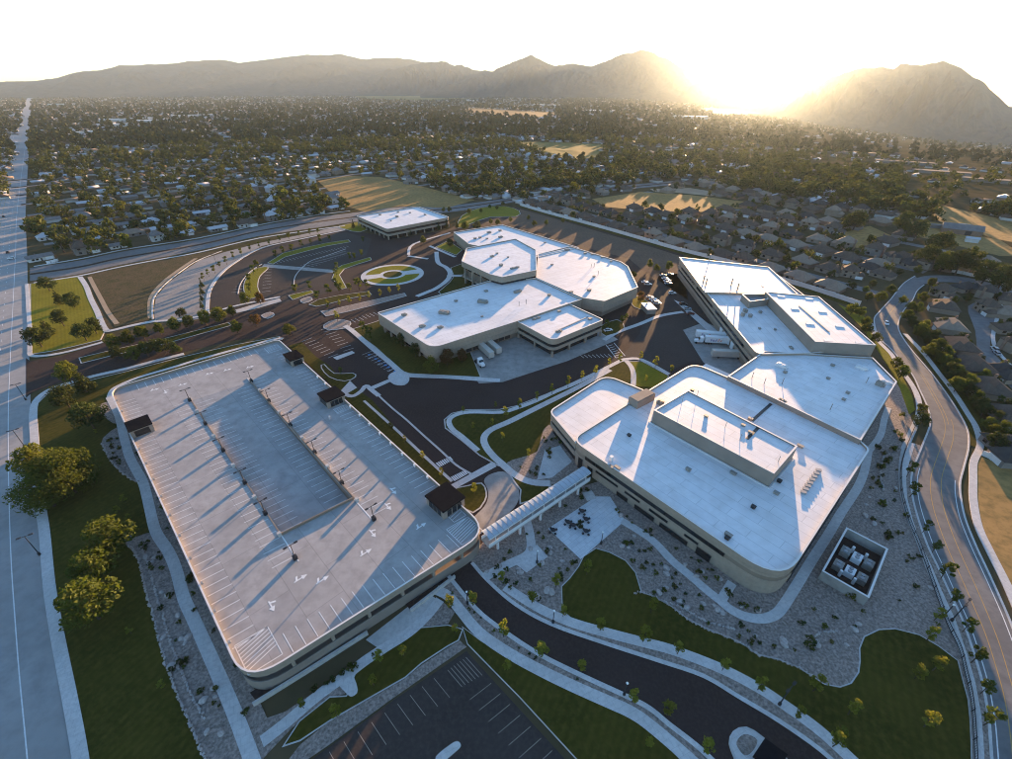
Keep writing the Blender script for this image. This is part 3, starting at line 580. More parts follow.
# ------------------------------------------------------------------ buildings
from mathutils import Matrix
def wroot(name, c, label, cat, group=None):
    o = empty(name, (c[0], c[1], 0), label, cat, 0, group); return o
def wpart(mb, name, mats, root, parent=None, **kw):       # part drawn in world metres under a thing's root
    o = mb.build(name, mats, parent or root, **kw)
    if not parent: o.matrix_parent_inverse = Matrix.Translation(-Vector(root.location))
    return o
def volume(root, poly, zt_, bands, rmat, par=.75, z0=0.0):
    poly = ccw(poly); zr = zt_ - par
    for za, zb, ins, mt, nm in bands:
        wpart(MB().prism(offset(poly, -ins) if ins else poly, za, min(zb, zr), 0, True), nm, MT[mt], root)
    wpart(MB().ring(poly, offset(poly, -.4), zr, zt_ - .08), 'parapet', MT[bands[-1][3]], root)
    wpart(MB().ring(offset(poly, .06), offset(poly, -.46), zt_ - .08, zt_), 'parapet_cap', MT['cap'], root)
    wpart(MB().prism(offset(poly, -.38), zr, zr + .03), 'roof', rmat, root)
    return zr + .03
def window(root, a, b, s0, s1, z0, z1, step=3.0):
    a, b = Vector(a), Vector(b); d = (b - a); L = d.length; d /= L; n = Vector((d.y, -d.x)); rz = math.atan2(d.y, d.x)
    w = (s1 - s0) * L; c = a + d * (s0 + s1) / 2 * L
    g = wpart(MB().box((c.x + n.x * .02, c.y + n.y * .02, z0), (w, .1, z1 - z0), rz), 'window', MT['glass'], root)
    mb = MB()
    for zz in (z0 - .08, z1): mb.box((c.x + n.x * .05, c.y + n.y * .05, zz), (w + .2, .16, .08), rz)
    k = max(1, int(w / step))
    for i in range(k + 1):
        q = a + d * (s0 * L + w * i / k); mb.box((q.x + n.x * .05, q.y + n.y * .05, z0), (.08, .14, z1 - z0), rz)
    wpart(mb, 'window_frame', MT['dark'], root, parent=g)
def columns(root, poly, idx, z, spacing, inset=.5, size=.7):
    poly = ccw(poly); q = offset(poly, -inset)
    for i in idx:
        a, b = Vector(q[i]), Vector(q[(i + 1) % len(q)]); L = (b - a).length; n = max(1, int(L / spacing)); rz = math.atan2((b - a).y, (b - a).x)
        for k in range(n + 1):
            c = a.lerp(b, k / n); wpart(MB().box((c.x, c.y, 0), (size, size, z), rz), 'column', MT['wall'], root)
def rtu(root, px, z, size, rz=0, mt='unit', flat=False):
    c = P(px[0], px[1], z); sx, sy, sz = size
    sz = sz * .72; lo_ = .06 if flat else .2
    mb = MB().box((c.x, c.y, z), (sx * .92, sy * .92, lo_), rz).box((c.x, c.y, z + lo_), (sx, sy, sz), rz)
    if flat: return wpart(mb, 'skylight', MT[mt], root)
    if sx > 2:
        for k in (-.25, .25): mb.tube((c.x + math.cos(rz) * sx * k, c.y + math.sin(rz) * sx * k, z + lo_ + sz), (c.x + math.cos(rz) * sx * k, c.y + math.sin(rz) * sx * k, z + lo_ + .18 + sz), sy * .3, sy * .3, 8)
        mb.box((c.x + math.cos(rz) * (sx / 2 + .3), c.y + math.sin(rz) * (sx / 2 + .3), z + lo_), (.6, sy * .6, sz * .6), rz)
    else: mb.box((c.x, c.y, z + lo_ + sz), (sx * 1.15, sy * 1.15, .12), rz)
    return wpart(mb, 'rooftop_unit', MT[mt], root)
def vent(root, px, z, h=1.6, r=.22):
    c = P(px[0], px[1], z); wpart(MB().tube((c.x, c.y, z), (c.x, c.y, z + h), r, r, 7).tube((c.x, c.y, z + h), (c.x, c.y, z + h + .25), r * 1.8, r * .8, 7), 'vent_pipe', MT['unit'], root)
def curb(root, a, b, z, w=.5, h=.25, mt='dark', nm='roof_gutter'):
    a, b = P(*a, z), P(*b, z); d = b - a; c = (a + b) / 2
    wpart(MB().box((c.x, c.y, z), (d.length, w, h), math.atan2(d.y, d.x)), nm, MT[mt], root)
def ang(a, b, z): d = P(*b, z) - P(*a, z); return math.atan2(d.y, d.x)

# --- headquarters (bottom right)
ZA = 9.5
A_px = [(571, 439), (689, 519.5), (783, 584), (870, 449), (861, 441), (728, 377), (694, 362.5), (647, 391)]
A_w = W(A_px, ZA); aA = ang((571, 439), (783, 584), ZA)
hq = wroot('headquarters_building', sum(A_w, Vector((0, 0))) / 8, 'large beige office block with white roof, long penthouse and rounded corners beside the gravel court', 'building')
polyA = fillet(A_w, [5, 0, 9, 4, 0, 0, 6, 0] if area(A_w) > 0 else [5, 0, 9, 4, 0, 0, 6, 0])
rA = roofmat('hq_roof_membrane', aA)
zr = volume(hq, polyA, ZA, [(0, 3.0, .25, 'wall', 'lower_wall'), (3.0, 5.4, 0, 'wall', 'wall_panel'), (5.4, 6.7, .12, 'wall2', 'recessed_band'), (6.7, 7.6, 0, 'wall', 'wall_panel'), (7.6, 7.68, .06, 'wall2', 'reveal_joint'), (7.68, 20, 0, 'wall', 'fascia')], rA)
fa, fb = Vector(A_w[0]), Vector(A_w[2])
window(hq, fa, fb, .10, .80, 5.5, 6.6, 4)
for s0, s1, z0, z1 in ((.12, .15, .4, 3.6), (.17, .30, 3.5, 4.1), (.34, .42, 3.5, 4.1), (.47, .56, 3.4, 4.1), (.64, .70, 3.4, 4.0), (.30, .36, .5, 1.8), (.40, .50, .5, 1.8), (.53, .66, .5, 1.8), (.70, .76, .3, 2.6), (.06, .085, .3, 4.5)): window(hq, fa, fb, s0, s1, z0, z1, 4)
window(hq, A_w[2], A_w[3], .12, .72, 5.5, 6.6, 4); window(hq, A_w[2], A_w[3], .14, .7, .6, 2.2, 5)
# the lower north-west wing
ZW = 8.6
Wg_px = [(549, 411), (606, 374.5), (652, 393), (576, 443)]
Wg_w = W(Wg_px, ZW)
polyW = fillet(Wg_w, [4, 6, 0, 0])
volume(hq, polyW, ZW, [(0, 3.0, .9, 'glass', 'ground_floor_glazing'), (3.0, 4.6, 0, 'wall', 'wall_panel'), (4.6, 6.0, .35, 'glass', 'ribbon_window'), (6.0, 20, 0, 'wall', 'fascia')], roofmat('hq_wing_roof_membrane', aA))
# penthouse
ZP = 14.0
Pn_w = W([(688, 390), (797.5, 446), (774, 473.5), (654, 410)], ZP); Pn_w = [Vector(p) for p in Pn_w]
volume(hq, Pn_w, ZP, [(zr - .1, 20, 0, 'wall3', 'penthouse_wall')], rA, .5)
curb(hq, (648, 414), (648, 414.2), zr, .1)
wpart(MB().band(*strip([*offset(ccw(Pn_w), .5)[0:4], offset(ccw(Pn_w), .5)[0]], .5), zr, zr + .25), 'penthouse_base_flashing', MT['cap'], hq)
c = P(641, 402, zr)
wpart(MB().box((c.x, c.y, zr), (9.5, 4.2, 3.0), ang((622, 408), (650, 394), zr)).box((c.x, c.y, zr + 3.0), (9.0, 3.7, .2), ang((622, 408), (650, 394), zr)), 'stair_housing', MT['wall3'], hq)
curb(hq, (752, 421), (771, 404), zr, 1.0, .2); curb(hq, (747, 439), (759, 427), ZP - .45, .9, .15)
for i, px in enumerate([(629, 436), (688, 470.5), (733, 474), (753, 508), (611, 468), (617, 469), (692, 391), (750, 420), (800, 447), (779, 482), (776, 494), (728, 536), (727, 539)]): rtu(hq, px, zr, (1.1 + .3 * (i % 3), .9, .6 + .2 * (i % 2)), aA, 'unit' if i % 3 else 'dark')
rtu(hq, (660, 404), zr, (2.2, 1.6, 1.8), aA); rtu(hq, (611, 461), zr, (.9, .9, 2.2), aA, 'white')
for px in ((697, 396), (682, 402), (725, 428), (740, 440), (778, 462)): vent(hq, px, ZP - .45, 2.0, .08)
for k in range(8): rtu(hq, (803 + 17 * k / 7 * .9, 493 - 22 * k / 7), zr, (1.3, .9, .35), aA + .5, 'grey')
for px in ((706, 417), (743, 426), (750, 433)): rtu(hq, px, ZP - .45, (1.2, .8, .5), aA)

# --- clean block east of the headquarters
ZB = 10.7
B3_w = W([(728, 376), (764.5, 350.8), (873, 357.5), (897, 381.5), (861, 440)], ZB)
cb = wroot('plain_roof_block', sum(B3_w, Vector((0, 0))) / 5, 'five-sided block with a broad plain white roof between the two longest buildings', 'building')
a3 = ang((728, 376), (861, 440), ZB)
zr = volume(cb, B3_w, ZB, [(0, 4, 0, 'wall', 'lower_wall'), (4, 4.1, .06, 'wall2', 'reveal_joint'), (4.1, 8.6, 0, 'wall', 'wall_panel'), (8.6, 8.7, .06, 'wall2', 'reveal_joint'), (8.7, 20, 0, 'wall3', 'fascia')], roofmat('plain_block_roof_membrane', a3))
window(cb, B3_w[4], B3_w[3], .15, .85, 2, 3.4, 4)
for px, s in (((781, 366.5), (3.6, 2.4, 1.4)), ((861, 368.5), (3.6, 2.2, 1.2)), ((879, 385.5), (2.4, 1.8, 2.2)), ((886, 383), (3.2, 1.2, .9)), ((785, 373), (1.3, 1, .8)), ((832.5, 366), (1.4, 1, .7)), ((828, 379), (1.2, .9, .6)), ((847.5, 393.5), (1.2, 1, .6)), ((843.5, 400), (1.2, .9, .5)), ((782, 400.5), (2.2, 1.2, .4))): rtu(cb, px, zr, s, a3, 'white' if s[0] > 3 else 'unit')
for px in ((752, 378), (764, 384), (866, 383), (830, 410), (782, 384)): vent(cb, px, zr, 2.4, .12)
# canopy link roof
wpart(MB().prism(W([(701, 367), (706, 363.5), (731, 374.5), (728, 379)], 5), 4.5, 5.0, 0, True), 'dock_canopy', MT['cap'], cb)

# --- long building with box penthouse
ZL = 11.0
B4_px = [(678.5, 258), (768.5, 267.8), (875.5, 346), (806, 352.5), (768, 352.5), (752, 348)]
B4_w = W(B4_px, ZL); a4 = ang((678.5, 258), (752, 348), ZL)
lb = wroot('long_dock_building', sum(B4_w, Vector((0, 0))) / 6, 'long beige building with loading docks and tall roof box in front of white wall', 'building')
poly4 = fillet(W([(678.5, 258), (768.5, 267.8), (873, 347), (812, 353), (757, 354)], ZL), [1, 0, 0, 0, 7] if area(W([(678.5, 258), (768.5, 267.8), (873, 347), (812, 353), (757, 354)], ZL)) > 0 else 3)
r4 = roofmat('long_building_roof_membrane', a4)
zr = volume(lb, poly4, ZL, [(0, 2.8, .5, 'wall2', 'lower_wall'), (2.8, 4.2, 0, 'wall', 'wall_panel'), (4.2, 5.6, .3, 'glass', 'ribbon_window'), (5.6, 7.2, 0, 'wall', 'wall_panel'), (7.2, 8.4, .3, 'wall2', 'recessed_band'), (8.4, 20, 0, 'wall', 'fascia')], r4)
q4 = [Vector(p) for p in W([(678.5, 258), (757, 354)], ZL)]
window(lb, q4[0], q4[1], .08, .30, 7.2, 8.4, 3); window(lb, q4[0], q4[1], .34, .56, 7.2, 8.4, 3); window(lb, q4[0], q4[1], .60, .9, 7.2, 8.4, 3)
d4 = (q4[1] - q4[0]); n4 = Vector((d4.y, -d4.x)).normalized()
if (q4[0] + n4).x > q4[0].x: n4 = -n4
for s in (.70, .74, .78, .82):
    p = q4[0] + d4 * s + n4 * .1; wpart(MB().box((p.x, p.y, .9), (3.0, .5, 3.2), a4), 'dock_door', MT['white'], lb)
volume(lb, W([(679.3, 257.0), (768.8, 266.8), (798, 294), (705, 292)], ZL + .7), ZL + .7, [(zr - .2, 20, 0, 'wall', 'upper_roof_edge')], r4, .5)
ZX = 15.6
Bx_w = W([(765.5, 291.5), (819, 296.5), (876, 345), (815.3, 341.5)], ZX)
volume(lb, Bx_w, ZX, [(zr - .2, 20, 0, 'wall3', 'roof_box_wall')], r4, .5)
volume(lb, W([(742, 294), (767, 293.5), (768.5, 299), (750, 301.5)], ZL + 3), ZL + 3, [(zr - .2, 20, 0, 'wall3', 'roof_well_wall')], MT['grey'], 1.6)
for px in ((781, 296.5), (809, 299), (795, 309), (822.5, 312), (810, 324), (839.5, 326.5), (828.5, 341), (860, 343)): rtu(lb, px, ZX - .46, (3.4, 1.6, .3), ang((765, 292), (819, 296), ZX), 'white', True)
curb(lb, (799, 306), (829, 332), ZX - .46, .5, .25, 'grey')
for px in ((709, 261), (703, 283), (705.5, 286), (731, 286), (737, 291)): vent(lb, px, ZL + .25, 4.2, .35)
for px, s in (((762, 288), (2.6, 1.8, 1)), ((742.5, 316), (1.6, 1.4, 2)), ((750, 317), (1.6, 1.4, 1.6)), ((745, 312), (2.2, 1.6, 1.8)), ((759.5, 329), (1.2, .9, .5)), ((775, 330), (1.2, .9, .5)), ((791, 348), (2.2, 1.2, .5)), ((760, 313), (1.6, 1.2, 1.2))): rtu(lb, px, zr, s, a4)

# --- central office complex
of = wroot('office_complex', P(500, 300).xy, 'sprawling beige office complex with white roofs and raised octagonal hall, by the round drive', 'building')
ZO = 9.5
aO = ang((431, 347), (517, 321), ZO); rO = roofmat('office_roof_membrane', aO)
V1 = fillet(W([(377, 312.5), (432, 348), (517, 321), (582, 299), (536, 278), (488, 281)], ZO), [1.5, 6, 0, 0, 0, 0] if area(W([(377, 312.5), (432, 348), (517, 321), (582, 299), (536, 278), (488, 281)], ZO)) > 0 else 2)
OB = [(0, 3.3, 1.6, 'wall2', 'lower_wall'), (3.3, 5.4, 0, 'wall', 'wall_panel'), (5.4, 5.52, .07, 'wall2', 'reveal_joint'), (5.52, 7.4, 0, 'wall', 'wall_panel'), (7.4, 7.52, .07, 'wall2', 'reveal_joint'), (7.52, 20, 0, 'wall', 'fascia')]
zr = volume(of, V1, ZO, OB, rO)
V1c = W([(377, 312.5), (432, 348), (517, 321)], ZO)
n_in = lambda a, b, d: (lambda n: (Vector(a) + n * d, Vector(b) + n * d))(Vector(((Vector(b) - Vector(a)).y * -1, (Vector(b) - Vector(a)).x)).normalized())
ia, ib = n_in(V1c[0], V1c[1], 1.6); window(of, ia, ib, .12, .78, .5, 2.9, 2.5)
for k in range(6):
    p = Vector(V1c[0]).lerp(Vector(V1c[1]), .1 + .13 * k) + (ia - Vector(V1c[0])) * .35; wpart(MB().box((p.x, p.y, 0), (.8, .8, 3.3), aO), 'column', MT['wall'], of)
dd = Vector(V1c[2]) - Vector(V1c[1])
for s in (.42, .5, .58, .66, .74, .82, .9):
    p = Vector(V1c[1]) + dd * s; n = Vector((dd.y, -dd.x)).normalized(); p = p - n * 1.5
    wpart(MB().box((p.x, p.y, .8), (3.0, .4, 2.4), math.atan2(dd.y, dd.x)), 'dock_door', MT['dark'], of)
V2px = [(517, 321), (553, 340.5), (604, 319.5), (568, 303)]
V2 = fillet(W(V2px, 9.1), [0, 4, 2, 0] if area(W(V2px, 9.1)) > 0 else 2)
volume(of, V2, 9.1, [(0, 3.2, 1.8, 'glass', 'ground_floor_glazing'), (3.2, 4.6, 0, 'wall', 'wall_panel'), (4.6, 6.2, .45, 'glass', 'ribbon_window'), (6.2, 20, 0, 'wall', 'fascia')], rO)
columns(of, W(V2px, 9.1), (0, 1) if area(W(V2px, 9.1)) > 0 else (1, 2), 3.2, 9, .6, .8)
V3px = [(536, 277.5), (582, 297.5), (604.5, 301), (638, 287), (628, 266), (621, 261.5), (570, 246), (538, 254)]
volume(of, fillet(W(V3px, 9.7), 1.5), 9.7, OB, rO)
V4px = [(453.5, 232), (502, 224.5), (579, 247.5), (538, 257), (469, 244)]
volume(of, W(V4px, 9.3), 9.3, OB, rO)
V5px = [(461.5, 261), (466.5, 248), (515.6, 238.5), (536, 249.5), (536.5, 270), (502, 277), (490, 274)]
volume(of, fillet(W(V5px, 14), 1.2), 14, [(0, 3.4, 4.5, 'glass', 'ground_floor_glazing'), (3.4, 4.4, .4, 'wall', 'wall_panel'), (9.0, 10.4, .9, 'glass', 'ribbon_window'), (4.4, 9.0, 3.0, 'wall2', 'recessed_band'), (10.4, 11.6, 0, 'wall', 'wall_panel'), (11.6, 11.7, .07, 'wall2', 'reveal_joint'), (11.7, 20, 0, 'wall', 'fascia')], rO)
for px in ((463, 262), (471, 267), (480, 270.5), (490, 274), (467, 250)):
    p = P(*px, 14); q = P(500, 258, 14); p = p.lerp(q, .05); wpart(MB().box((p.x, p.y, 0), (1.1, 1.1, 10.6), aO), 'column', MT['wall'], of)
z5 = 14 - .72; z3 = 9.7 - .72; z4 = 9.3 - .72
for px, s, z in (((444, 313.5), (5, 2.8, 1.7), zr), ((482.5, 302.5), (5, 2.8, 1.7), zr), ((517.5, 292.5), (4.4, 1.6, 1.6), zr), ((404, 315.5), (2.2, 2, 1), zr), ((422, 327), (2.4, 2, 1.1), zr), ((440, 328), (2.2, 2, .8), zr), ((456, 301.5), (1.6, 1.4, .8), zr), ((486, 291.5), (1.8, 1.6, .7), zr), ((549, 296), (1.6, 1.4, 1.1), zr), ((482, 317), (1.2, .8, .4), zr),
    ((492, 257), (2.4, 1.6, 1.1), z5), ((501, 266), (2, 1.6, 1.4), z5), ((514.5, 268.5), (6, 1.2, 1), z5), ((508, 257.5), (1.2, 1, .5), z5), ((497, 254), (1.4, 1.2, .8), z5), ((489, 233), (3, 2, 1.3), z4), ((500, 231), (2, 1.8, 1), z4), ((475, 239), (2, 1.6, 1), z4), ((480, 238), (2, 1.6, 1), z4), ((500.5, 237.5), (3, 2, 1.2), z4), ((487, 239), (1.6, 1.3, .7), z4), ((545, 243), (1.4, 1, .6), z4),
    ((567, 250.5), (3.5, 2, 1.2), z3), ((585, 254), (1.8, 1.4, 1), z3), ((592, 255), (1.4, 1.2, .8), z3), ((589, 291), (2, 1.6, 1.2), z3), ((571, 293), (2, 1.6, 1.1), z3), ((594, 277), (1.4, 1.2, .7), z3), ((552, 265), (1.5, 1.2, .5), z3), ((602, 258), (1.5, 1.2, .9), z3), ((611, 262), (1.2, 1, .7), z3), ((536, 319), (4.6, 1.4, .7), 8.4), ((559, 312), (1.6, 1.3, .8), 8.4), ((558.5, 332), (3, 1.6, .8), 8.4), ((590, 319.5), (1.8, 1.4, .7), 8.4)): rtu(of, px, z, s, aO if s[0] < 4.5 or z != zr else aO - .9)
for px in ((594, 267), (598, 275), (591, 268), (519, 306), (526, 304)): vent(of, px, z3, 2.2, .15)
curb(of, (524, 254.5), (536, 262), z3, .8, .4); curb(of, (534, 256), (568, 249.5), z3, .8, .5, 'cap'); curb(of, (560, 329.5), (588, 317), 8.4, .5, .3, 'grey')

# --- small two-storey office at the back
so = wroot('small_office', P(400, 230).xy, 'small two-storey flat-roofed office beside the cross road, left of the octagonal hall', 'building')
B6 = W([(356, 215.5), (418, 206.3), (449.5, 217), (387, 229)], 9)
p6 = fillet(B6, 3); a6 = ang((356, 215.5), (387, 229), 9)
zr = volume(so, p6, 9, [(0, 3.0, 2.0, 'glass', 'ground_floor_glazing'), (3.0, 4.6, 0, 'wall', 'wall_panel'), (4.6, 6.4, .5, 'glass', 'ribbon_window'), (6.4, 20, 0, 'wall', 'fascia')], roofmat('small_office_roof_membrane', a6))
columns(so, B6, (0, 1, 2, 3), 3.0, 8, .7, .8)
for px, s in (((397, 217), (3, 2, 1.2)), ((380, 215), (2, 1.6, .9)), ((425, 215), (2.2, 1.6, .8)), ((398, 212.5), (1.6, 1.4, 1)), ((410, 213), (1.8, 1.4, .7)), ((391, 221), (1.4, 1, .5))): rtu(so, px, zr, s, a6)

# --- parking structure
ZD = 6.5
gW, gN, gE, gS = W([(110, 391), (279, 341), (490, 533), (246, 688)], ZD)
def D(s, t): return (gW * (1 - t) + gN * t) * (1 - s) + (gS * (1 - t) + gE * t) * s
gr = wroot('parking_garage', D(.5, .5), 'large grey open-deck parking garage with empty marked stalls and central ramp', 'parking garage')
LEN, WID = (gW - gS).length, (gW - gN).length; aG = math.atan2((gS - gW).y, (gS - gW).x)
S0, S1, TL, TR = .195, .77, .33, .655
outer = fillet([D(0, 0), D(1, 0), D(1, 1), D(0, 1)], [6, 8, 7, 3])
if area([D(0, 0), D(1, 0), D(1, 1), D(0, 1)]) < 0: outer = fillet([D(0, 0), D(0, 1), D(1, 1), D(1, 0)], [6, 3, 7, 8])
hole = [D(S0, TL), D(S0, TR), D(S1, TR), D(S1, TL)]
seams(MT['deck'], aG, 18, 9, .07, .7)
def clipstrip(t0, t1):                                        # part of the outer loop inside t0..t1, with straight cuts
    return [p for p in outer]
from mathutils.geometry import delaunay_2d_cdt
oc = ccw(outer); hc = ccw(hole); pts = [Vector(p) for p in oc] + [Vector(p) for p in hc]
no = len(oc); nh = len(hc)
ed = [(i, (i + 1) % no) for i in range(no)] + [(no + i, no + (i + 1) % nh) for i in range(nh)]
r = delaunay_2d_cdt(pts, ed, [], 0, 1e-5)
tri = [f for f in r[2] if inside(sum((r[0][i] for i in f), Vector((0, 0))) / len(f), oc) and not inside(sum((r[0][i] for i in f), Vector((0, 0))) / len(f), hc)]
mb = MB().add([(p.x, p.y, ZD) for p in r[0]], tri).add([(p.x, p.y, ZD - .5) for p in r[0]], [f[::-1] for f in tri])
mb.ring(hc, offset(hc, .01), ZD - .5, ZD)
deck = wpart(mb, 'deck', MT['deck'], gr)
ZRMP = 3.3
def zramp(s): return ZD - .02 + (ZRMP - ZD) * (s - S0) / (S1 - S0)
rv = []
for k in range(13):
    s = S0 + (S1 - S0) * k / 12; rv += [(*D(s, TL + .001), zramp(s)), (*D(s, TR - .001), zramp(s))]
ramp = wpart(MB().add(rv, [(2 * k, 2 * k + 1, 2 * k + 3, 2 * k + 2) for k in range(12)]), 'ramp', MT['deck'], gr)
for t, sg in ((TL, -1), (TR, 1)):                            # side walls of the ramp with barrier
    L, Rr = strip([D(S0, t + sg * .003), D(S1, t + sg * .003)], .22)
    wpart(MB().prism([L[0], L[1], Rr[1], Rr[0]], ZRMP - .4, ZD + (.75 if sg > 0 else .12)), 'ramp_barrier', MT['wall2'], gr)
    L, Rr = strip([D(.17, t + sg * .003), D(S0 - .003, t + sg * .003)], .5); wpart(MB().prism([L[0], L[1], Rr[1], Rr[0]], ZD, ZD + .18), 'deck_kerb', MT['concrete'], gr)
    L, Rr = strip([D(S1 + .003, t + sg * .003), D(.845, t + sg * .003)], .3); wpart(MB().prism([L[0], L[1], Rr[1], Rr[0]], ZD, ZD + .02), 'stall_line', MT['paint'], gr)
L, Rr = strip([D(S1 + .001, TL - .006), D(S1 + .001, TR + .006)], .3); wpart(MB().prism([L[0], L[1], Rr[1], Rr[0]], ZRMP - .4, ZD + .8), 'ramp_end_wall', MT['wall2'], gr)
wpart(MB().ring(oc, offset(oc, -.28), ZD - 1.1, ZD + .95), 'spandrel_wall', MT['wall'], gr)
wpart(MB().ring(offset(oc, .05), offset(oc, -.33), ZD + .95, ZD + 1.02), 'coping', MT['cap'], gr)
wpart(MB().ring(offset(oc, -.05), offset(oc, -.3), -.3, 3.4), 'lower_wall', MT['wall3'], gr)
wpart(MB().prism(offset(oc, -.45), 2.2, 2.5, 0, True), 'lower_deck', MT['wall3'], gr)
for t in (.10, .5, .9): wpart(MB().prism([D(.06, t), D(.94, t), D(.94, t + .004), D(.06, t + .004)], .05, 2.2 if t == .5 else 5.9), 'sun_block_wall', MT['wall3'], gr)  # unseen walls added to keep the low sun out of the openings
for s in (.05, .95): wpart(MB().prism([D(s, .1), D(s, .9), D(s + .002, .9), D(s + .002, .1)], .05, 5.9), 'sun_block_wall', MT['wall3'], gr)
for (s0, t0), (s1, t1), n in (((0, 0), (1, 0), 16), ((1, 0), (1, 1), 7), ((0, 1), (1, 1), 16), ((0, 0), (0, 1), 7)):
    for k in range(1, n):
        f = k / n; p = D(s0 + (s1 - s0) * f, t0 + (t1 - t0) * f); q = D(.5, .5); p = p + (q - p).normalized() * .6
        wpart(MB().box((p.x, p.y, 0), (.7, .7, ZD - .5), aG), 'column', MT['wall'], gr)
ds, dt = 2.74 / LEN, 1 / WID
LM = {}
def stall(s0, t0, s1, t1, zf):
    a, b = D(s0, t0), D(s1, t1); L, Rr = strip([a, b], .17); z0, z1 = zf(s0), zf(s1)
    o = MB().add([(L[0].x, L[0].y, z0), (L[1].x, L[1].y, z1), (Rr[1].x, Rr[1].y, z1), (Rr[0].x, Rr[0].y, z0)], [(0, 1, 2, 3)]).build('stall_line', MT['paint'], gr)
    o.matrix_parent_inverse = Matrix.Translation(-Vector(gr.location))
zd = lambda s: ZD + .012
zm = lambda s: zramp(s) + .014
HUTS = [(.255, .055), (.165, .965), (.425, .945), (.895, .955)]
def row(t0, t1, a, b, zf, skip=()):
    n = int((b - a) / ds)
    for k in range(n + 1):
        s = a + k * ds
        if any(x - .035 < s < x + .035 for x in skip): continue
        stall(s, t0, s, t1, zf)
row(.010, .095, .085, .945, zd, (.255,)); row(TL - .095, TL - .01, .19, .84, zd); row(TL + .012, TL + .10, .215, .755, zm); row(TR - .10, TR - .012, .215, .755, zm); row(TR + .01, TR + .095, .19, .84, zd); row(.905, .99, .085, .93, zd, (.165, .425, .895))
for k in range(17): t = .13 + k * 2.74 / WID; (stall(.008, t, .045, t, zd) if t < .86 else None)
for k in range(18): t = .16 + k * 2.74 / WID; (stall(.955, t, .992, t, zd) if t < .86 else None)
def hatch(s0, s1, t0, t1, n):
    mb = MB()
    def seg(a, b):
        L, Rr = strip([a, b], .17); mb.add([(p.x, p.y, ZD + .012) for p in L + Rr], [(0, 1, 3, 2)])
    seg(D(s0, t0), D(s1, t0)); seg(D(s0, t1), D(s1, t1)); seg(D(s0, t0), D(s0, t1)); seg(D(s1, t0), D(s1, t1))
    for k in range(1, n): f = k / n; seg(D(s0 + (s1 - s0) * f, t0), D(max(s0, s0 + (s1 - s0) * (f - .25)), t1))
    wpart(mb, 'hatch_marking', MT['paint'], gr)
hatch(.93, .985, .02, .13, 9); hatch(.945, .99, .87, .985, 9); hatch(.915, .94, .92, .985, 4); hatch(.46, .485, .91, .985, 5); hatch(.02, .06, .88, .97, 5)
for s, t, d in ((.07, .2, 0), (.09, .34, 0), (.075, .5, 0), (.085, .6, 0), (.1, .24, 1), (.11, .72, 0), (.9, .17, 1), (.88, .3, 0), (.905, .36, 0), (.90, .55, 0), (.87, .62, 1), (.83, .75, 1), (.91, .8, 0), (.8, .82, 1)):
    c = D(s, t); a = aG + (0 if d else math.pi / 2); mb = MB()
    for x, y in [(0, 0)]:
        u = Vector((math.cos(a), math.sin(a))); v = Vector((-u.y, u.x)); z = ZD + .013
        mb.add([(*(c - u * 1.6 - v * .16), z), (*(c + u * .3 - v * .16), z), (*(c + u * .3 + v * .16), z), (*(c - u * 1.6 + v * .16), z)], [(0, 1, 2, 3)])
        mb.add([(*(c + u * .3 - v * .7), z), (*(c + u * 1.6), z), (*(c + u * .3 + v * .7), z)], [(0, 1, 2)])
        mb.add([(*(c - u * 1.2 + v * .16), z), (*(c - u * .7 + v * .16), z), (*(c - u * .3 + v * 1.2), z), (*(c - u * .8 + v * 1.2), z)], [(0, 1, 2, 3)])
    wpart(mb, 'arrow_marking', MT['paint'], gr)
for (s, t), wd in zip(HUTS, ((6.5, 6.5), (7.5, 5.5), (7.5, 7.0), (8.0, 7.5))):
    c = D(s, t); mb = MB().box((c.x, c.y, ZD + .01), (wd[0] - .2, wd[1] - .2, 2.9), aG)
    h = wpart(mb, 'stair_tower', MT['wall3'], gr)
    wpart(MB().box((c.x, c.y, ZD + 2.91), (wd[0] + .3, wd[1] + .3, .5), aG), 'roof', MT['hutroof'], gr, parent=h)
    u = Vector((math.cos(aG), math.sin(aG))); v = Vector((-u.y, u.x))
    if (c + v - D(.5, .5)).length > (c - D(.5, .5)).length: v = -v
    for k in (-1, 0, 1):
        p = c + u * k * (wd[0] - 2) / 3.2 + v * ((wd[1] - .2) / 2 + .03); wpart(MB().box((p.x, p.y, ZD + .3), (1.6, .1, 2.2), aG), 'window', MT['glass'], gr, parent=h)
        p = c + v * k * (wd[1] - 2) / 3.2 + u * ((wd[0] - .2) / 2 + .03); wpart(MB().box((p.x, p.y, ZD + .3), (.1, 1.4, 2.2), aG), 'window', MT['glass'], gr, parent=h)
for i in range(14):
    s = .30 + i * .047; c = D(s, .985 if i < 12 else .99); wpart(MB().tube((c.x, c.y, ZD + .9), (c.x, c.y, ZD + 1.6), .35, .35, 8).tube((c.x, c.y, ZD + .5), (c.x, c.y, ZD + .95), .2, .2, 6), 'wall_lamp', MT['white'], gr)
for i in range(14):
    s = .08 + i * .065; c = D(s, .012); wpart(MB().box((c.x, c.y, ZD + .7), (.5, .5, .7), aG), 'wall_lamp', MT['grey'], gr)

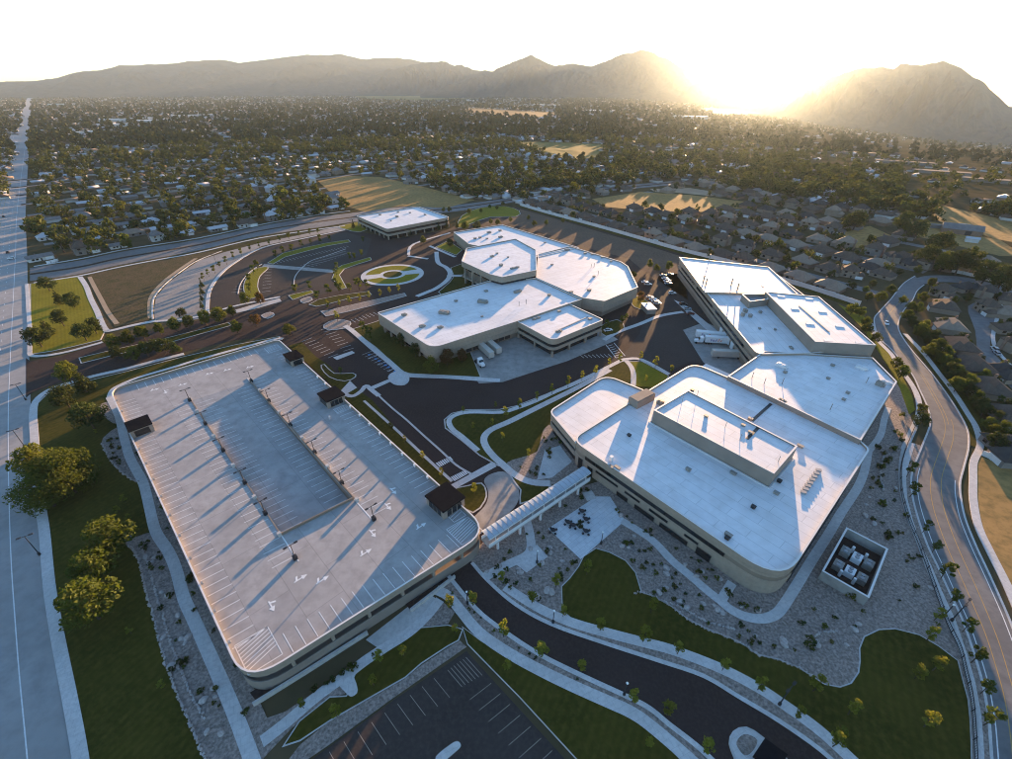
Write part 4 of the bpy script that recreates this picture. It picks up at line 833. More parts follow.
# --- light poles
def pole_meshes(h, heads=2, arm=.9):
    a = MB().tube((0, 0, 0), (0, 0, h), .13, .09, 6).tube((0, 0, 0), (0, 0, .9), .32, .32, 8).mesh('pole', MT['dark'])
    a = MB().tube((0, 0, 0), (0, 0, h), .13, .09, 6).box((0, 0, 0), (1.0, 1.0, 1.15)).mesh('pole', MT['dark']) if h == 5.2 else a
    b = MB().box((0, 0, h - .12), (2 * arm if heads == 2 else arm, .1, .12)).mesh('arm', MT['dark'])
    c = MB().box((0, 0, -.1), (.9, .5, .16)).mesh('lamp_head', MT['dark'])
    return a, b, c, h, arm, heads
PM8, PM5 = pole_meshes(7.5), pole_meshes(5.2, 2, 1.0)
PM1 = pole_meshes(4.6, 1, .5)
GLOBE = MB().tube((0, 0, 0), (0, 0, .35), .16, .28, 8).tube((0, 0, .35), (0, 0, .5), .28, .1, 8).mesh('lamp_globe', MT['lamp'])
def lightpole(loc, pm, label, group, rz):
    o = empty('light_pole', loc, label, 'light pole', rz, group)
    link('pole', pm[0], o); 
    if pm is PM1: link('lamp_globe', GLOBE, o, (0, 0, pm[3])); return o
    link('arm', pm[1], o)
    for s in (-1, 1): link('lamp_head', pm[2], o, (s * (pm[4] + .3), 0, pm[3]))
    return o
for i, s in enumerate((.19, .325, .457, .593, .703, .837)): lightpole((*D(s, TL - .008), ZD), PM5, f'{ordw(i+1)} twin-head light pole from the entry-road end along the garage ramp, boulevard side', 'light poles on the garage deck', aG + 1.57)
for i, s in enumerate((.196, .324, .46, .592, .718, .843)): lightpole((*D(s, TR + .008), ZD), PM5, f'{ordw(i+1)} twin-head light pole from the entry-road end along the garage ramp, office side', 'light poles on the garage deck', aG + 1.57)
for px, h, lb_ in (((467.5, 604), PM1, 'globe lamp post at the mouth of the lower drive beside the garage'), ((553, 623), PM1, 'globe lamp post on the lower drive kerb beside the lawn below the plaza'), ((624, 695), PM1, 'globe lamp post on the near kerb halfway along the lower drive'), ((537, 563), PM1, 'globe lamp post on the small ribbed terrace beside the gravel court'), ((601, 544), PM1, 'globe lamp post at the corner of the blue-grey plaza'), ((951, 621), PM8, 'tall twin-head street light on the sidewalk along the right-hand road'), ((943, 617), PM1, 'globe lamp post on the gravel beside the right-hand road fence'),
    ((40, 555), PM8, 'tall twin-head street light beside the boulevard, below the large cottonwoods'), ((25, 447), PM8, 'tall street light beside the boulevard just left of the large cottonwoods'), ((26, 400), PM8, 'street light at the entry road corner on the boulevard'), ((126, 243), PM8, 'street light along the cross road beyond the weedy field'), ((59, 262), PM8, 'street light at the cross road near the white signs'), ((217, 265), PM8, 'street light beside the overflow lot curve'), ((352, 228), PM8, 'street light at the corner of the small two-storey office'), ((779, 705), PM8, 'dark street light beside the gatehouse on the lower drive')):
    c = P(*px); lightpole(c, h, lb_, 'street lights', .6)

for t, ss in ((TL - .008, (.258, .391, .525, .648, .77)), (TR + .008, (.26, .392, .526, .655, .78))):
    for s in ss: p = D(s, t); wpart(MB().box((p.x, p.y, ZD), (.9, .9, 1.15), aG), 'guard_post', MT['concrete'], gr)
# --- elevated walkway
ba, bb = P(485, 534, 7.2).xy, P(587, 468, 7.2).xy; bd = (bb - ba); BL = bd.length; bd.normalize(); bn = Vector((bd.y, -bd.x)); bz = math.atan2(bd.y, bd.x)
br = wroot('covered_footbridge', (ba + bb) / 2, 'elevated footbridge with pale ribbed barrel roof linking the garage to the headquarters', 'footbridge')
NB = 24; HW = 1.8
for k in range(NB):
    p0 = ba + bd * (BL * k / NB + .05); p1 = ba + bd * (BL * (k + 1) / NB - .05); vs = []
    for p in (p0, p1):
        for j in range(9):
            t = math.pi * (j / 8); q = p + bn * (HW * math.cos(t)); vs.append((q.x, q.y, 6.5 + .6 * math.sin(t)))
    mb = MB().add(vs, [(j, j + 1, 9 + j + 1, 9 + j) for j in range(8)])
    wpart(mb, 'roof_panel', MT['bridge'], br)
    q = ba + bd * (BL * k / NB); mb = MB()
    for j in range(8):
        t0, t1 = math.pi * j / 8, math.pi * (j + 1) / 8; a_ = q + bn * (HW * math.cos(t0) * 1.02); b_ = q + bn * (HW * math.cos(t1) * 1.02)
        mb.tube((a_.x, a_.y, 6.5 + .63 * math.sin(t0)), (b_.x, b_.y, 6.5 + .63 * math.sin(t1)), .06, .06, 4)
    wpart(mb, 'roof_rib', MT['grey'], br)
mc = (ba + bb) / 2
wpart(MB().box((mc.x, mc.y, 3.1), (BL, HW * 2, .45), bz), 'walkway_floor', MT['concrete'], br)
for s in (-1, 1):
    c = mc + bn * s * (HW - .1); wpart(MB().box((c.x, c.y, 3.55), (BL, .14, 1.15), bz), 'railing', MT['white'], br); wpart(MB().box((c.x, c.y, 6.25), (BL, .2, .3), bz), 'eaves_beam', MT['white'], br)
    for k in range(9):
        q = ba + bd * (BL * (k + .5) / 9) + bn * s * (HW - .1); wpart(MB().box((q.x, q.y, 4.7), (.18, .18, 1.55), bz), 'post', MT['white'], br)
for k in range(5):
    q = ba + bd * (BL * (k + .4) / 5)
    for s in (-1, 1): c = q + bn * s * 1.35; wpart(MB().box((c.x, c.y, 0), (.55, .55, 3.1), bz), 'support_column', MT['white'], br)

# --- plaza
pz = slab('plaza', W([(548, 529), (596, 497), (610, 497), (625, 521), (580.5, 559.5)]), .19, seams(M('plaza_pavers', (.56, .57, .57), (.62, .63, .63), .2, c3=(.48, .49, .50), scale2=.8), bz, 3.0, 1.5, .05, .7))
slab('terrace', W([(525, 552), (537, 545), (548, 557), (526.5, 573), (514, 563)]), .19, MT['walk'])
path('garden_path', [(484, 578), (505, 566), (526, 556), (531, 546), (529, 530), (527, 522)], 2.4, MT['walk'], .185)
path('garden_path', [(587, 492), (592, 500)], 3.2, MT['walk'], .187)
path('garden_path', [(622, 521), (640, 532), (655, 543), (672, 561), (690, 576), (706, 590), (720, 601), (731, 610), (746, 617), (762, 619), (775, 615), (784, 605), (798, 583), (812, 560), (828, 535), (841, 513), (855, 492), (862, 478), (866, 464), (868, 452)], 2.3, MT['walk'], .2)
path('garden_path', [(722, 599), (732, 583)], 2.2, MT['walk'], .205)
path('garden_path', [(868, 452), (880, 436), (884, 420), (888, 408)], 2.0, MT['walk'], .2)
slab('gravel_bed', smooth(W([(868, 446), (882, 430), (897, 405), (908, 412), (912, 425), (905, 440), (898, 466), (880, 470)]), 2), .125, MT['gravel'])
# concrete wall with fence line beside the road
fl = smooth(W([(914, 428), (905, 450), (900, 470), (901, 495), (909, 523), (918.7, 546.7), (932.5, 586), (946, 623.6), (958, 649), (964, 673), (970, 700.7), (973, 740), (975, 790)]), 5, False)
fr = wroot('iron_fence', fl[0], 'low dark iron fence curving beside the right-hand road sidewalk', 'fence')
wpart(MB().band(*strip(fl, .12), .3, .42), 'bottom_rail', MT['dark'], fr); wpart(MB().band(*strip(fl, .12), 1.3, 1.42), 'top_rail', MT['dark'], fr)
mb = MB()
for p, t in along(fl, .5): mb.box((p.x, p.y, .1), (.05, .05, 1.3), 0)
wpart(mb, 'picket', MT['dark'], fr, kind='stuff')
for p, t in along(fl, 6): wpart(MB().box((p.x, p.y, 0), (.16, .16, 1.6)), 'post', MT['dark'], fr)

# --- cooling plant enclosure
ZE = 3.2
E_w = W([(846.5, 527.5), (888, 549), (869, 598), (822, 571)], ZE); E_w = ccw(E_w)
en = wroot('plant_enclosure', sum(E_w, Vector((0, 0))) / 4, 'open-topped walled plant yard with cooling machines standing in the gravel', 'enclosure')
wpart(MB().ring(E_w, offset(E_w, -.35), 0, ZE), 'enclosure_wall', MT['apron'], en); wpart(MB().ring(offset(E_w, .05), offset(E_w, -.4), ZE, ZE + .1), 'coping', MT['cap'], en)
wpart(MB().prism(offset(E_w, -.35), 0, .25), 'yard_floor', MT['asphalt'], en)
ec = sum(E_w, Vector((0, 0))) / 4; e1 = Vector(E_w[1]) - Vector(E_w[0]); e2 = Vector(E_w[3]) - Vector(E_w[0])
if e2.length > e1.length: e1, e2 = e2, e1
ea = math.atan2(e1.y, e1.x); u = e1.normalized(); v = Vector((-u.y, u.x))
for sx in (-1, 1):
    for k in (-1, 0, 1):
        c = ec + u * sx * 3.0 + v * k * 2.6
        ch = wpart(MB().box((c.x, c.y, .25), (2.6, 2.1, 1.7), ea), 'cooling_unit', MT['unit'] if k else MT['white'], en)
        mb = MB()
        for j in (-.6, .6):
            q = c + u * j; mb.tube((q.x, q.y, 1.95), (q.x, q.y, 2.2), .5, .5, 10)
        wpart(mb, 'fan_cowl', MT['grey'], en, parent=ch)
    for k in (-1.5, 1.5): c = ec + u * sx * 5.2 + v * k; wpart(MB().tube((c.x, c.y, .25), (c.x, c.y, 2.3), .35, .35, 8), 'pipe', MT['white'], en)

# --- gatehouse on its island
kerbed('gate_island', [(731, 745), (734.6, 734), (746.5, 729.8), (762, 739.5), (785, 760), (790, 790), (745, 790), (736, 759)], MT['walk'], .3, 2)
slab('gravel_bed', smooth(W([(736, 745), (740, 737), (747, 735), (757, 741), (752, 752), (744, 756)]), 3), .315, MT['gravel'])
g4 = W([(765, 738), (788, 754.5), (778, 772), (753, 756)], 3.6)
gc_ = sum(g4, Vector((0, 0))) / 4; gh = wroot('gatehouse', gc_, 'small dark-roofed gatehouse on the traffic island in the lower drive', 'gatehouse')
gp = ccw(g4); wpart(MB().prism(offset(gp, -.7), 0, 1.1), 'lower_wall', MT['wall'], gh); wpart(MB().prism(offset(gp, -.8), 1.1, 2.6), 'window', MT['glass'], gh); wpart(MB().prism(offset(gp, -.7), 2.6, 3.1), 'wall_panel', MT['wall'], gh); wpart(MB().prism(gp, 3.1, 3.6, 0, True), 'roof', MT['hutroof'], gh)
for i in range(4):
    p = Vector(offset(gp, -.65)[i]); wpart(MB().box((p.x, p.y, 0), (.3, .3, 3.1)), 'corner_post', MT['dark'], gh)
# white wall behind the long building
SWL = smooth(W([(520, 205.5), (545, 213), (600, 228), (640, 239.5), (680, 251), (731, 264), (780, 280.5), (812, 290), (863, 307)]), 4, False)
sw = wroot('precast_wall', SWL[len(SWL) // 2], 'long white precast wall between the campus and the brown-roofed houses', 'wall')
for i, (p, t) in enumerate(along(SWL, 5.0)):
    rz = math.atan2(t.y, t.x); q = p - t * 2.5
    wpart(MB().box((q.x, q.y, 0), (4.7, .16, 2.5), rz).box((q.x, q.y, 2.5), (4.7, .3, .15), rz), 'wall_panel', MT['soundwall'], sw); wpart(MB().box((p.x, p.y, 0), (.45, .4, 2.8), rz), 'post', MT['soundwall'], sw)
swa = SWL[0]; swd = (SWL[-1] - SWL[0]).normalized()
MB().band(*strip(ofs(SWL, 3.2 if ofs(SWL, 3)[20].y < SWL[20].y else -3.2), 5), -.2, .09).build('wall_verge', MT['lawn'], kind='structure')

# ------------------------------------------------------------------ trees and shrubs
def leaf_mesh(name, seed, n, blobs, leaf, mat, squash=1.0):
    """leaf-sized quads spread through clumps: blobs = [(x, y, z, radius)]"""
    g = np.random.default_rng(seed); w = np.array([b[3] ** 2 for b in blobs]); w /= w.sum()
    idx = g.choice(len(blobs), n, p=w); B = np.array(blobs)[idx]
    d = g.normal(size=(n, 3)); d /= np.linalg.norm(d, axis=1)[:, None]
    r = B[:, 3] * g.uniform(.45, 1.12, n) ** .6
    c = B[:, :3] + d * r[:, None] * np.array([1, 1, squash])
    nrm = d + g.normal(size=(n, 3)) * .7; nrm /= np.linalg.norm(nrm, axis=1)[:, None]
    a = np.cross(nrm, g.normal(size=(n, 3))); a /= np.linalg.norm(a, axis=1)[:, None]; b = np.cross(nrm, a)
    s = leaf * g.uniform(.6, 1.35, n)[:, None]
    v = np.stack([c - a * s, c - b * s * .62, c + a * s, c + b * s * .62], 1).reshape(-1, 3)
    v[:, 2] = np.maximum(v[:, 2], .02)
    me = bpy.data.meshes.new(name); f = np.arange(n * 4).reshape(-1, 4)
    me.from_pydata(v.tolist(), [], f.tolist()); me.materials.append(mat); me.update(); return me
def trunk_mesh(name, seed, h, r, limbs, top=.75):
    g = random.Random(seed); mb = MB(); p = Vector((0, 0, -.3)); q = Vector((g.uniform(-.04, .04) * h, g.uniform(-.04, .04) * h, h * .38))
    mb.tube(p, q, r, r * .72, 7, 0, False); t = Vector((q.x * 1.6, q.y * 1.6, h * top)); mb.tube(q, t, r * .72, r * .15, 6, 0, False)
    for k in range(limbs):
        z = g.uniform(.28, .6); b = p.lerp(q, min(1, z / .38)) if z < .38 else q.lerp(t, (z - .38) / (top - .38)); a = g.uniform(0, 6.28) + k * 2.4; l = h * g.uniform(.18, .3)
        mb.tube(b, b + Vector((math.cos(a) * l, math.sin(a) * l, l * .9)), r * .4, r * .08, 5, 0, False)
    return mb.mesh(name, MT['bark'])
def round_blobs(seed, h, w, z0, k=14):
    g = random.Random(seed); out = []
    for i in range(k):
        t = g.uniform(0, 1); z = z0 + (h - z0) * (.12 + .76 * t); env = math.sin(math.pi * (.18 + .72 * t)) * w / 2
        a = i * 2.4 + g.uniform(-.4, .4); rr = env * math.sqrt(g.uniform(.08, .75)); out.append((rr * math.cos(a), rr * math.sin(a), z, w * (g.uniform(.10, .19) if k >= 14 else g.uniform(.14, .24))))
    return out
def pine_blobs(seed, h, w):
    g = random.Random(seed); out = []
    for i in range(26):
        t = i / 25; z = h * (.14 + .82 * t); env = w / 2 * (1 - t) ** .8 * (.75 + .35 * g.random()); a = i * 2.4
        out.append((env * .6 * math.cos(a), env * .6 * math.sin(a), z, max(.25, env * .52)))
    return out
KIND = {}
def kind(key, n, h, trunk, crowns): KIND[key] = (h, [trunk_mesh('trunk', i * 7 + n, *trunk) for i in range(2)], crowns)
kind('young', 1, 4.2, (4.2, .07, 3), [leaf_mesh('crown', 10 + i, 420, round_blobs(20 + i, 4.4, 1.55, 1.0, 13), .15, MT['f_yellow']) for i in range(4)])
kind('youngreen', 2, 4.2, (4.2, .08, 3), [leaf_mesh('crown', 30 + i, 380, round_blobs(40 + i, 4.2, 2.2, 1.1, 9), .19, MT['f_green']) for i in range(3)])
kind('green', 3, 8.0, (8, .2, 5), [leaf_mesh('crown', 50 + i, 2300, round_blobs(60 + i, 8, 6.8, 1.4, 30), .26, MT['f_green']) for i in range(4)])
kind('dark', 4, 8.0, (8, .2, 5), [leaf_mesh('crown', 70 + i, 2300, round_blobs(80 + i, 8, 6.6, 1.0, 30), .26, MT['f_dark']) for i in range(3)])
kind('red', 5, 7.0, (7, .18, 5), [leaf_mesh('crown', 90 + i, 1700, round_blobs(95 + i, 7, 5.9, 1.0, 26), .25, MT['f_red']) for i in range(2)])
kind('pine', 6, 9.0, (9, .2, 4, .95), [leaf_mesh('crown', 100 + i, 1700, pine_blobs(110 + i, 9, 6.0), .27, MT['f_dark'], .7) for i in range(3)])
kind('big', 7, 14.0, (14, .45, 8), [leaf_mesh('crown', 120 + i, 6500, round_blobs(130 + i, 14, 15.5, 1.2, 60), .34, MT['f_green']) for i in range(3)])
kind('cone', 8, 6.0, (6, .12, 3, .95), [leaf_mesh('crown', 140 + i, 700, pine_blobs(150 + i, 6, 2.6), .2, MT['f_dark'], .8) for i in range(2)])
kind('sub', 9, 8.0, (8, .22, 4), [leaf_mesh('crown', 160 + i, 420, round_blobs(170 + i, 8, 7.4, 1.0, 15), .62, (MT['f_green'], MT['f_dark'], MT['f_dark'])[i % 3]) for i in range(6)])
kind('subdark', 11, 8.0, (8, .22, 4), [leaf_mesh('crown', 190 + i, 420, round_blobs(200 + i, 8, 7.0, .8, 15), .62, MT['f_dark']) for i in range(3)])
RT = random.Random(5)
NAMES = dict(young='young_tree', youngreen='young_tree', green='leafy_tree', dark='leafy_tree', red='leafy_tree', pine='pine_tree', big='cottonwood_tree', cone='conifer_tree', sub='leafy_tree', subdark='leafy_tree')
def tree(k, loc, h, label, group=None, wide=1.0):
    H, tr, cr = KIND[k]; s = h / H
    o = empty(NAMES[k], loc, label, 'tree', RT.uniform(0, 6.28), group, (s * wide, s * wide, s))
    link('trunk', RT.choice(tr), o); link('crown', RT.choice(cr), o); return o
def trow(k, pxs, h, fmt, group, zf=.5, wide=1.0, var=.15, ks=None):
    for i, px in enumerate(pxs):
        hh = h * 1.22 * RT.uniform(1 - var, 1 + var); kk = ks[i] if ks else k
        c = P(px[0], px[1], hh * zf); tree(kk, (c.x, c.y, 0.1), hh, fmt.format(ordw(i + 1)), group, wide * RT.uniform(.9, 1.15))
c5 = lambda x0, y0, pts, s=5.06: [(x0 + x / s, y0 + y / s) for x, y in pts]
trow('green', [(113, 342), (127, 338), (142, 333), (159, 329), (174.6, 325), (188, 322), (204, 318), (218, 315), (231, 311)], 6.5, '{} leafy green tree from the boulevard along the entry road, field side', 'trees along the entry road', wide=.95)
trow('dark', [(181.5, 313)], 5, '{} dark round tree standing behind the entry-road tree row beside the overflow lot', 'trees along the entry road')
trow('dark', [(116, 353), (133, 354), (145, 349), (154, 347), (163, 346), (174, 346)], 6.0, '{} dark tree from the boulevard on the entry-road median', 'trees along the entry road', ks=['dark', 'green', 'dark', 'dark', 'dark', 'pine'])
trow('green', [(236, 327), (255, 320), (289, 330)], 5.5, '{} brownish tree from the median end where the entry road meets the lots', 'trees along the entry road', ks=['green', 'red', 'green'])
trow('pine', [(46, 284), (57, 297), (71, 300), (60, 318), (45, 327), (36, 337), (93, 326), (82, 332)], 8, '{} dark pine, counted from the cross-road corner of the bright corner lawn', 'pines on the corner lawn', wide=1.1, ks=['dark', 'pine', 'dark', 'dark', 'pine', 'dark', 'dark', 'dark'])
trow('pine', [(66, 374), (81, 382), (64, 398), (88, 418)], 9, '{} dark pine from the entry road on the lawn beside the garage', 'pines on the west lawn', .45, ks=['green', 'pine', 'dark', 'dark'])
trow('big', [(36, 468), (66, 478), (46, 494)], 11.5, '{} of the large yellow-green cottonwoods clumped beside the boulevard, counted from the entry road', 'cottonwoods by the boulevard', .4, wide=.92, ks=['green', 'big', 'big'])
trow('green', [(108.7, 541), (93, 571), (89, 606)], 9.5, '{} bushy tree below the cottonwoods on the west lawn, counted from the cottonwoods', 'bushy trees on the west lawn', .4, ks=['green', 'green', 'green'], wide=1.15)
trow('young', [(123.5, 499), (117.6, 510), (128.5, 517.5), (135, 530), (129, 631), (161.5, 685), (96, 432), (90, 458)], 2.4, '{} tiny yellow sapling on the dark west lawn, counted down the picture', 'saplings on the west lawn', wide=1.4)
trow('youngreen', [(201, 304), (201, 297), (201, 290), (201, 283), (203, 277), (208, 273), (213.4, 269), (219.4, 264.5), (225.7, 260.5), (233, 255.5), (240.5, 251.5), (249.4, 247.5), (259, 245), (268.8, 242), (278.7, 239), (288.5, 236), (299, 234), (309.7, 232), (318, 231)], 4.7, '{} small dark tree from the entry road round the outer curve of the fan lot', 'trees round the fan lot', ks=['cone'] * 4 + ['youngreen'] * 15)
trow('youngreen', c5(200, 180, [(285, 430), (265, 455), (245, 495), (250, 545), (225, 600), (300, 600)]), 5.8, '{} tree down the crescent island inside the fan lot', 'trees in the fan lot', ks=['youngreen'] * 4 + ['green', 'red'])
trow('youngreen', c5(200, 180, [(380, 375), (418, 355), (462, 345), (510, 325), (560, 315), (607, 300), (655, 295)]), 5.4, '{} tree from the crosswalk along the long upper island of the fan lot', 'trees in the fan lot')
trow('youngreen', c5(200, 180, [(480, 550), (553, 535), (590, 585), (645, 560), (700, 545), (755, 545), (800, 525), (840, 530)]), 5.8, '{} tree from the crescent island along the lower edge of the fan lot', 'trees in the fan lot', wide=1.2)
trow('youngreen', c5(200, 180, [(690, 440), (685, 470), (685, 515), (755, 390), (780, 385), (815, 370), (825, 300)]), 5.4, '{} tree along the snaking kerb between fan lot and round drive', 'trees in the fan lot')
trow('young', c5(200, 180, [(645, 630), (705, 625), (755, 610), (805, 600), (855, 585), (910, 575), (958, 560), (1003, 550), (690, 688)]), 5.0, '{} young tree from the entry along the two medians beside the round drive', 'trees on the round drive medians')
trow('dark', [(362, 327), (369, 334), (401, 340), (415, 350), (431, 366), (447, 358), (462, 356)], 6.5, '{} tree or bush along the office complex front, counted from the fan lot', 'trees before the office complex', ks=['youngreen', 'youngreen', 'dark', 'dark', 'green', 'red', 'red'])
trow('green', [(641, 297), (633, 275), (657, 268), (669, 266), (650, 264), (622, 321), (626, 318), (607, 325)], 5, '{} tree near the parked cars at the sunlit end of the office complex', 'trees at the far end of the office complex', ks=['red', 'dark', 'green', 'green', 'green', 'youngreen', 'youngreen', 'youngreen'])
trow('cone', [(457, 224), (446.5, 224), (438.5, 226), (409, 230), (423, 240), (449.5, 243), (465, 226), (477, 226), (353, 224)], 6.5, '{} tree around the small two-storey office, counted along its walls', 'trees around the small office', ks=['cone', 'cone', 'cone', 'cone', 'green', 'dark', 'green', 'dark', 'cone'])
trow('green', c5(400, 180, [(455, 135), (490, 140), (520, 120), (350, 160), (410, 155), (460, 210), (495, 215), (560, 200), (650, 190), (740, 215), (825, 205), (680, 220), (250, 150), (220, 150), (670, 105)]), 4.2, '{} small tree on the waste lots between the cross road and white wall', 'trees on the waste lots')
trow('young', [(492, 423), (505.7, 412.5), (519.5, 405), (537, 396), (552, 389), (568, 382), (582, 376), (595.6, 371), (609.4, 362.5), (620, 358.5), (641, 356.6), (656, 362.5), (671.7, 369.4)], 4.4, '{} slim yellow tree from the garage side along the curving kerb of the north lawn', 'slim trees round the north lawn')
trow('young', [(646, 379), (502.7, 436.6), (528.4, 453), (473, 426.5), (463, 409.5), (495.6, 405.7)], 3.2, '{} small tree standing on the north lawn grass away from its kerb row', 'slim trees round the north lawn')
trow('young', [(340.5, 371), (391, 427), (404.7, 440), (422.5, 455.7), (441, 473), (474, 489)], 3.6, '{} young tree down the narrow lawn between garage and drive', 'trees beside the garage', ks=['youngreen', 'youngreen', 'young', 'young', 'young', 'young'])
trow('young', [(501.5, 577), (532, 597), (556.6, 581), (563.7, 611), (601, 624.5), (644.5, 635), (679, 648), (725, 665), (761, 684), (800, 713), (838, 740)], 4.4, '{} yellow tree from the garage along the upper side of the lower drive', 'trees along the lower drive', wide=1.1)
trow('young', [(449.4, 602), (472.7, 599), (503.4, 629), (541.7, 650), (582, 666), (633.5, 696), (669, 708.5), (707, 747)], 4.8, '{} yellow tree from the garage along the near side of the lower drive', 'trees along the lower drive', wide=1.15)
trow('young', [(588, 568), (653, 606)], 5.2, '{} yellow tree inside the curved lawn below the plaza', 'trees below the plaza')
trow('young', [(507.4, 666), (649, 743), (455, 629), (403, 651), (379, 657), (373, 681), (335, 712), (302, 704)], 3.6, '{} yellow tree on the lawns between the guest lot, garage and lower drive', 'trees by the guest lot', wide=1.25)
trow('young', [(853.5, 708.6), (919.7, 673), (938.5, 664), (930.6, 721), (931.6, 634), (839.7, 735), (938.5, 615), (817.6, 684)], 4.4, '{} pale yellow tree on the large lawn at the lower right corner', 'trees on the lower right lawn', wide=1.25)
trow('cone', [(926.6, 527), (936.5, 547), (947.4, 571), (955, 597), (968, 626), (978, 656), (987, 688), (992, 718), (914, 490), (911, 470)], 4.6, '{} slim dark tree on the gravel strip beside the right-hand road', 'slim trees along the right-hand road', ks=['youngreen'] * 8 + ['youngreen'] * 2)
trow('green', [(876, 338), (868, 329), (897, 363), (902, 372), (922, 421), (920, 411), (861, 312), (869, 297), (881, 297), (891, 290), (853, 309), (866, 322)], 5.5, '{} bushy tree on the strip between long dock building and right-hand road', 'trees west of the right-hand road', ks=['green', 'green', 'green', 'green', 'dark', 'youngreen', 'green', 'green', 'green', 'dark', 'green', 'green'])
trow('green', [(908, 316), (917, 325), (920, 333), (929, 341), (930, 350), (940, 357), (954, 364), (962, 377), (970, 381), (973, 392), (958, 385), (985, 410), (990, 424), (998, 418), (1003, 430), (996, 440), (925, 325), (935, 336), (948, 352), (912, 321), (922, 329), (926, 337), (934, 346), (937, 352), (946, 360), (950, 369), (958, 371), (966, 386), (978, 399), (981, 405), (993, 431), (1000, 446), (940, 345), (955, 376)], 5.0, '{} bushy tree down the backyard hedge row east of the right-hand road', 'trees east of the right-hand road', ks=['green', 'dark'] * 17, wide=1.05)
trow('green', [(955, 300), (968, 298), (978, 304), (990, 308), (998, 296), (1006, 290), (936, 304), (944, 322), (953, 322), (962, 338), (968, 345), (980, 360), (985, 376), (996, 380), (1000, 400), (1008, 405), (1004, 366), (1010, 372), (1003, 342), (1011, 338), (1000, 325), (1010, 322), (972, 286), (990, 289), (918, 270), (900, 272), (890, 270), (873, 284), (866, 290), (853, 286), (1012, 436), (1009, 446)], 4.2, '{} small tree among the houses of the cul-de-sac and side street', 'trees among the cul-de-sac houses', ks=['green', 'dark', 'youngreen', 'dark'] * 8, wide=1.05)
trow('green', [(923, 297), (934.5, 290), (911, 306), (919, 308), (903, 300), (932, 283), (945, 288)], 5, '{} bushy tree at the junction of the right-hand road and side street', 'trees at the side street')
trow('big', [(942, 243), (929, 256), (962, 262), (988, 272), (856.5, 220), (905, 222), (975, 262), (945, 262), (1005, 278), (918, 230)], 13, '{} tall dark tree in the grove before the barn and golden field', 'grove by the barn', ks=['dark', 'dark', 'dark', 'dark', 'dark', 'dark', 'green', 'green', 'dark', 'dark'], wide=1.15)
# shrubs and boulders
SH = [leaf_mesh('foliage', 300 + i, 110, round_blobs(310 + i, .9, 1.1, 0.05, 6), .13, MT['f_dark'] if i % 2 else MT['f_green']) for i in range(4)]
def rock_mesh(seed):
    g = random.Random(seed); mb = MB(); rows_ = []
    for j, (z, rr) in enumerate(((0, 1.0), (.35, 1.05), (.75, .7), (.95, .2))):
        rows_ += [(rr * math.cos(6.283 * k / 8) * g.uniform(.8, 1.2), rr * math.sin(6.283 * k / 8) * g.uniform(.8, 1.2), z * g.uniform(.85, 1.1)) for k in range(8)]
    return mb.add(rows_, [(8 * j + k, 8 * j + (k + 1) % 8, 8 * j + 8 + (k + 1) % 8, 8 * j + 8 + k) for j in range(3) for k in range(8)] + [tuple(range(24, 32))]).mesh('boulder', MT['rock'])
RK = [rock_mesh(i) for i in range(4)]
def scatter(px, n, what, look, place, ref, avoid=(), smin=.7, smax=1.5, seed=1):
    """label: <ordinal> <look> from <ref name>, <place>"""
    g = random.Random(seed); w = W(px); xs = [p[0] for p in w]; ys = [p[1] for p in w]; av = [W(a) for a in avoid]; tries = 0; got = []
    while len(got) < n and tries < 4000:
        tries += 1; p = (g.uniform(min(xs), max(xs)), g.uniform(min(ys), max(ys)))
        if inside(p, w) and not any(inside(p, a) for a in av): got.append(p)
    rp = P(*ref[0]); got.sort(key=lambda p: (p[0] - rp.x) ** 2 + (p[1] - rp.y) ** 2)
    for k, p in enumerate(got):
        s = g.uniform(smin, smax)
        link(what, g.choice(SH if what == 'shrub' else RK), None, (p[0], p[1], .12), g.uniform(0, 6), (s, s, s * g.uniform(.8, 1.1)) if what == 'shrub' else (s * .7, s * .55, s * .5),
             f'{ordw(k + 1)} {look} from the {ref[1]}, {place}', 'bush' if what == 'shrub' else 'boulder', ('shrubs ' if what == 'shrub' else 'boulders ') + place)
CT = [(486, 572), (505, 548), (530, 524), (546, 531), (580, 560), (560, 584), (540, 606), (505, 586)]
AV1 = [[(516, 564), (536, 545), (548, 556), (527, 573)]]
RG, RH, RP, RR_ = ((486, 560), 'garage corner'), ((600, 490), 'footbridge end'), ((848, 560), 'plant yard'), ((640, 590), 'lawn corner')
scatter(CT, 26, 'shrub', 'small dark shrub', 'in the gravel garden before the plaza', RG, AV1, .8, 1.6, 11)
scatter(CT, 14, 'boulder', 'pale boulder', 'in the gravel garden before the plaza', RG, AV1, .8, 1.6, 12)
scatter([(540, 500), (585, 482), (592, 496), (548, 528), (528, 520)], 10, 'shrub', 'dark shrub', 'in the gravel beside the footbridge', RG, (), .9, 1.8, 13)
SG = [(615, 553), (627, 530), (645, 545), (668, 566), (700, 594), (735, 622), (765, 630), (800, 640), (800, 662), (760, 650), (715, 628), (680, 610), (650, 592), (640, 575)]
scatter(SG, 34, 'shrub', 'small dark shrub', 'between curved lawn and winding path', RH, (), .7, 1.6, 14)
scatter(SG, 16, 'boulder', 'pale boulder', 'between curved lawn and winding path', RH, (), .7, 1.5, 15)
HQF = [(600, 498), (650, 530), (770, 610), (760, 614), (735, 606), (700, 580), (660, 545), (628, 522)]
scatter(HQF, 26, 'shrub', 'small shrub', 'along the headquarters wall', RH, (), .7, 1.5, 16)
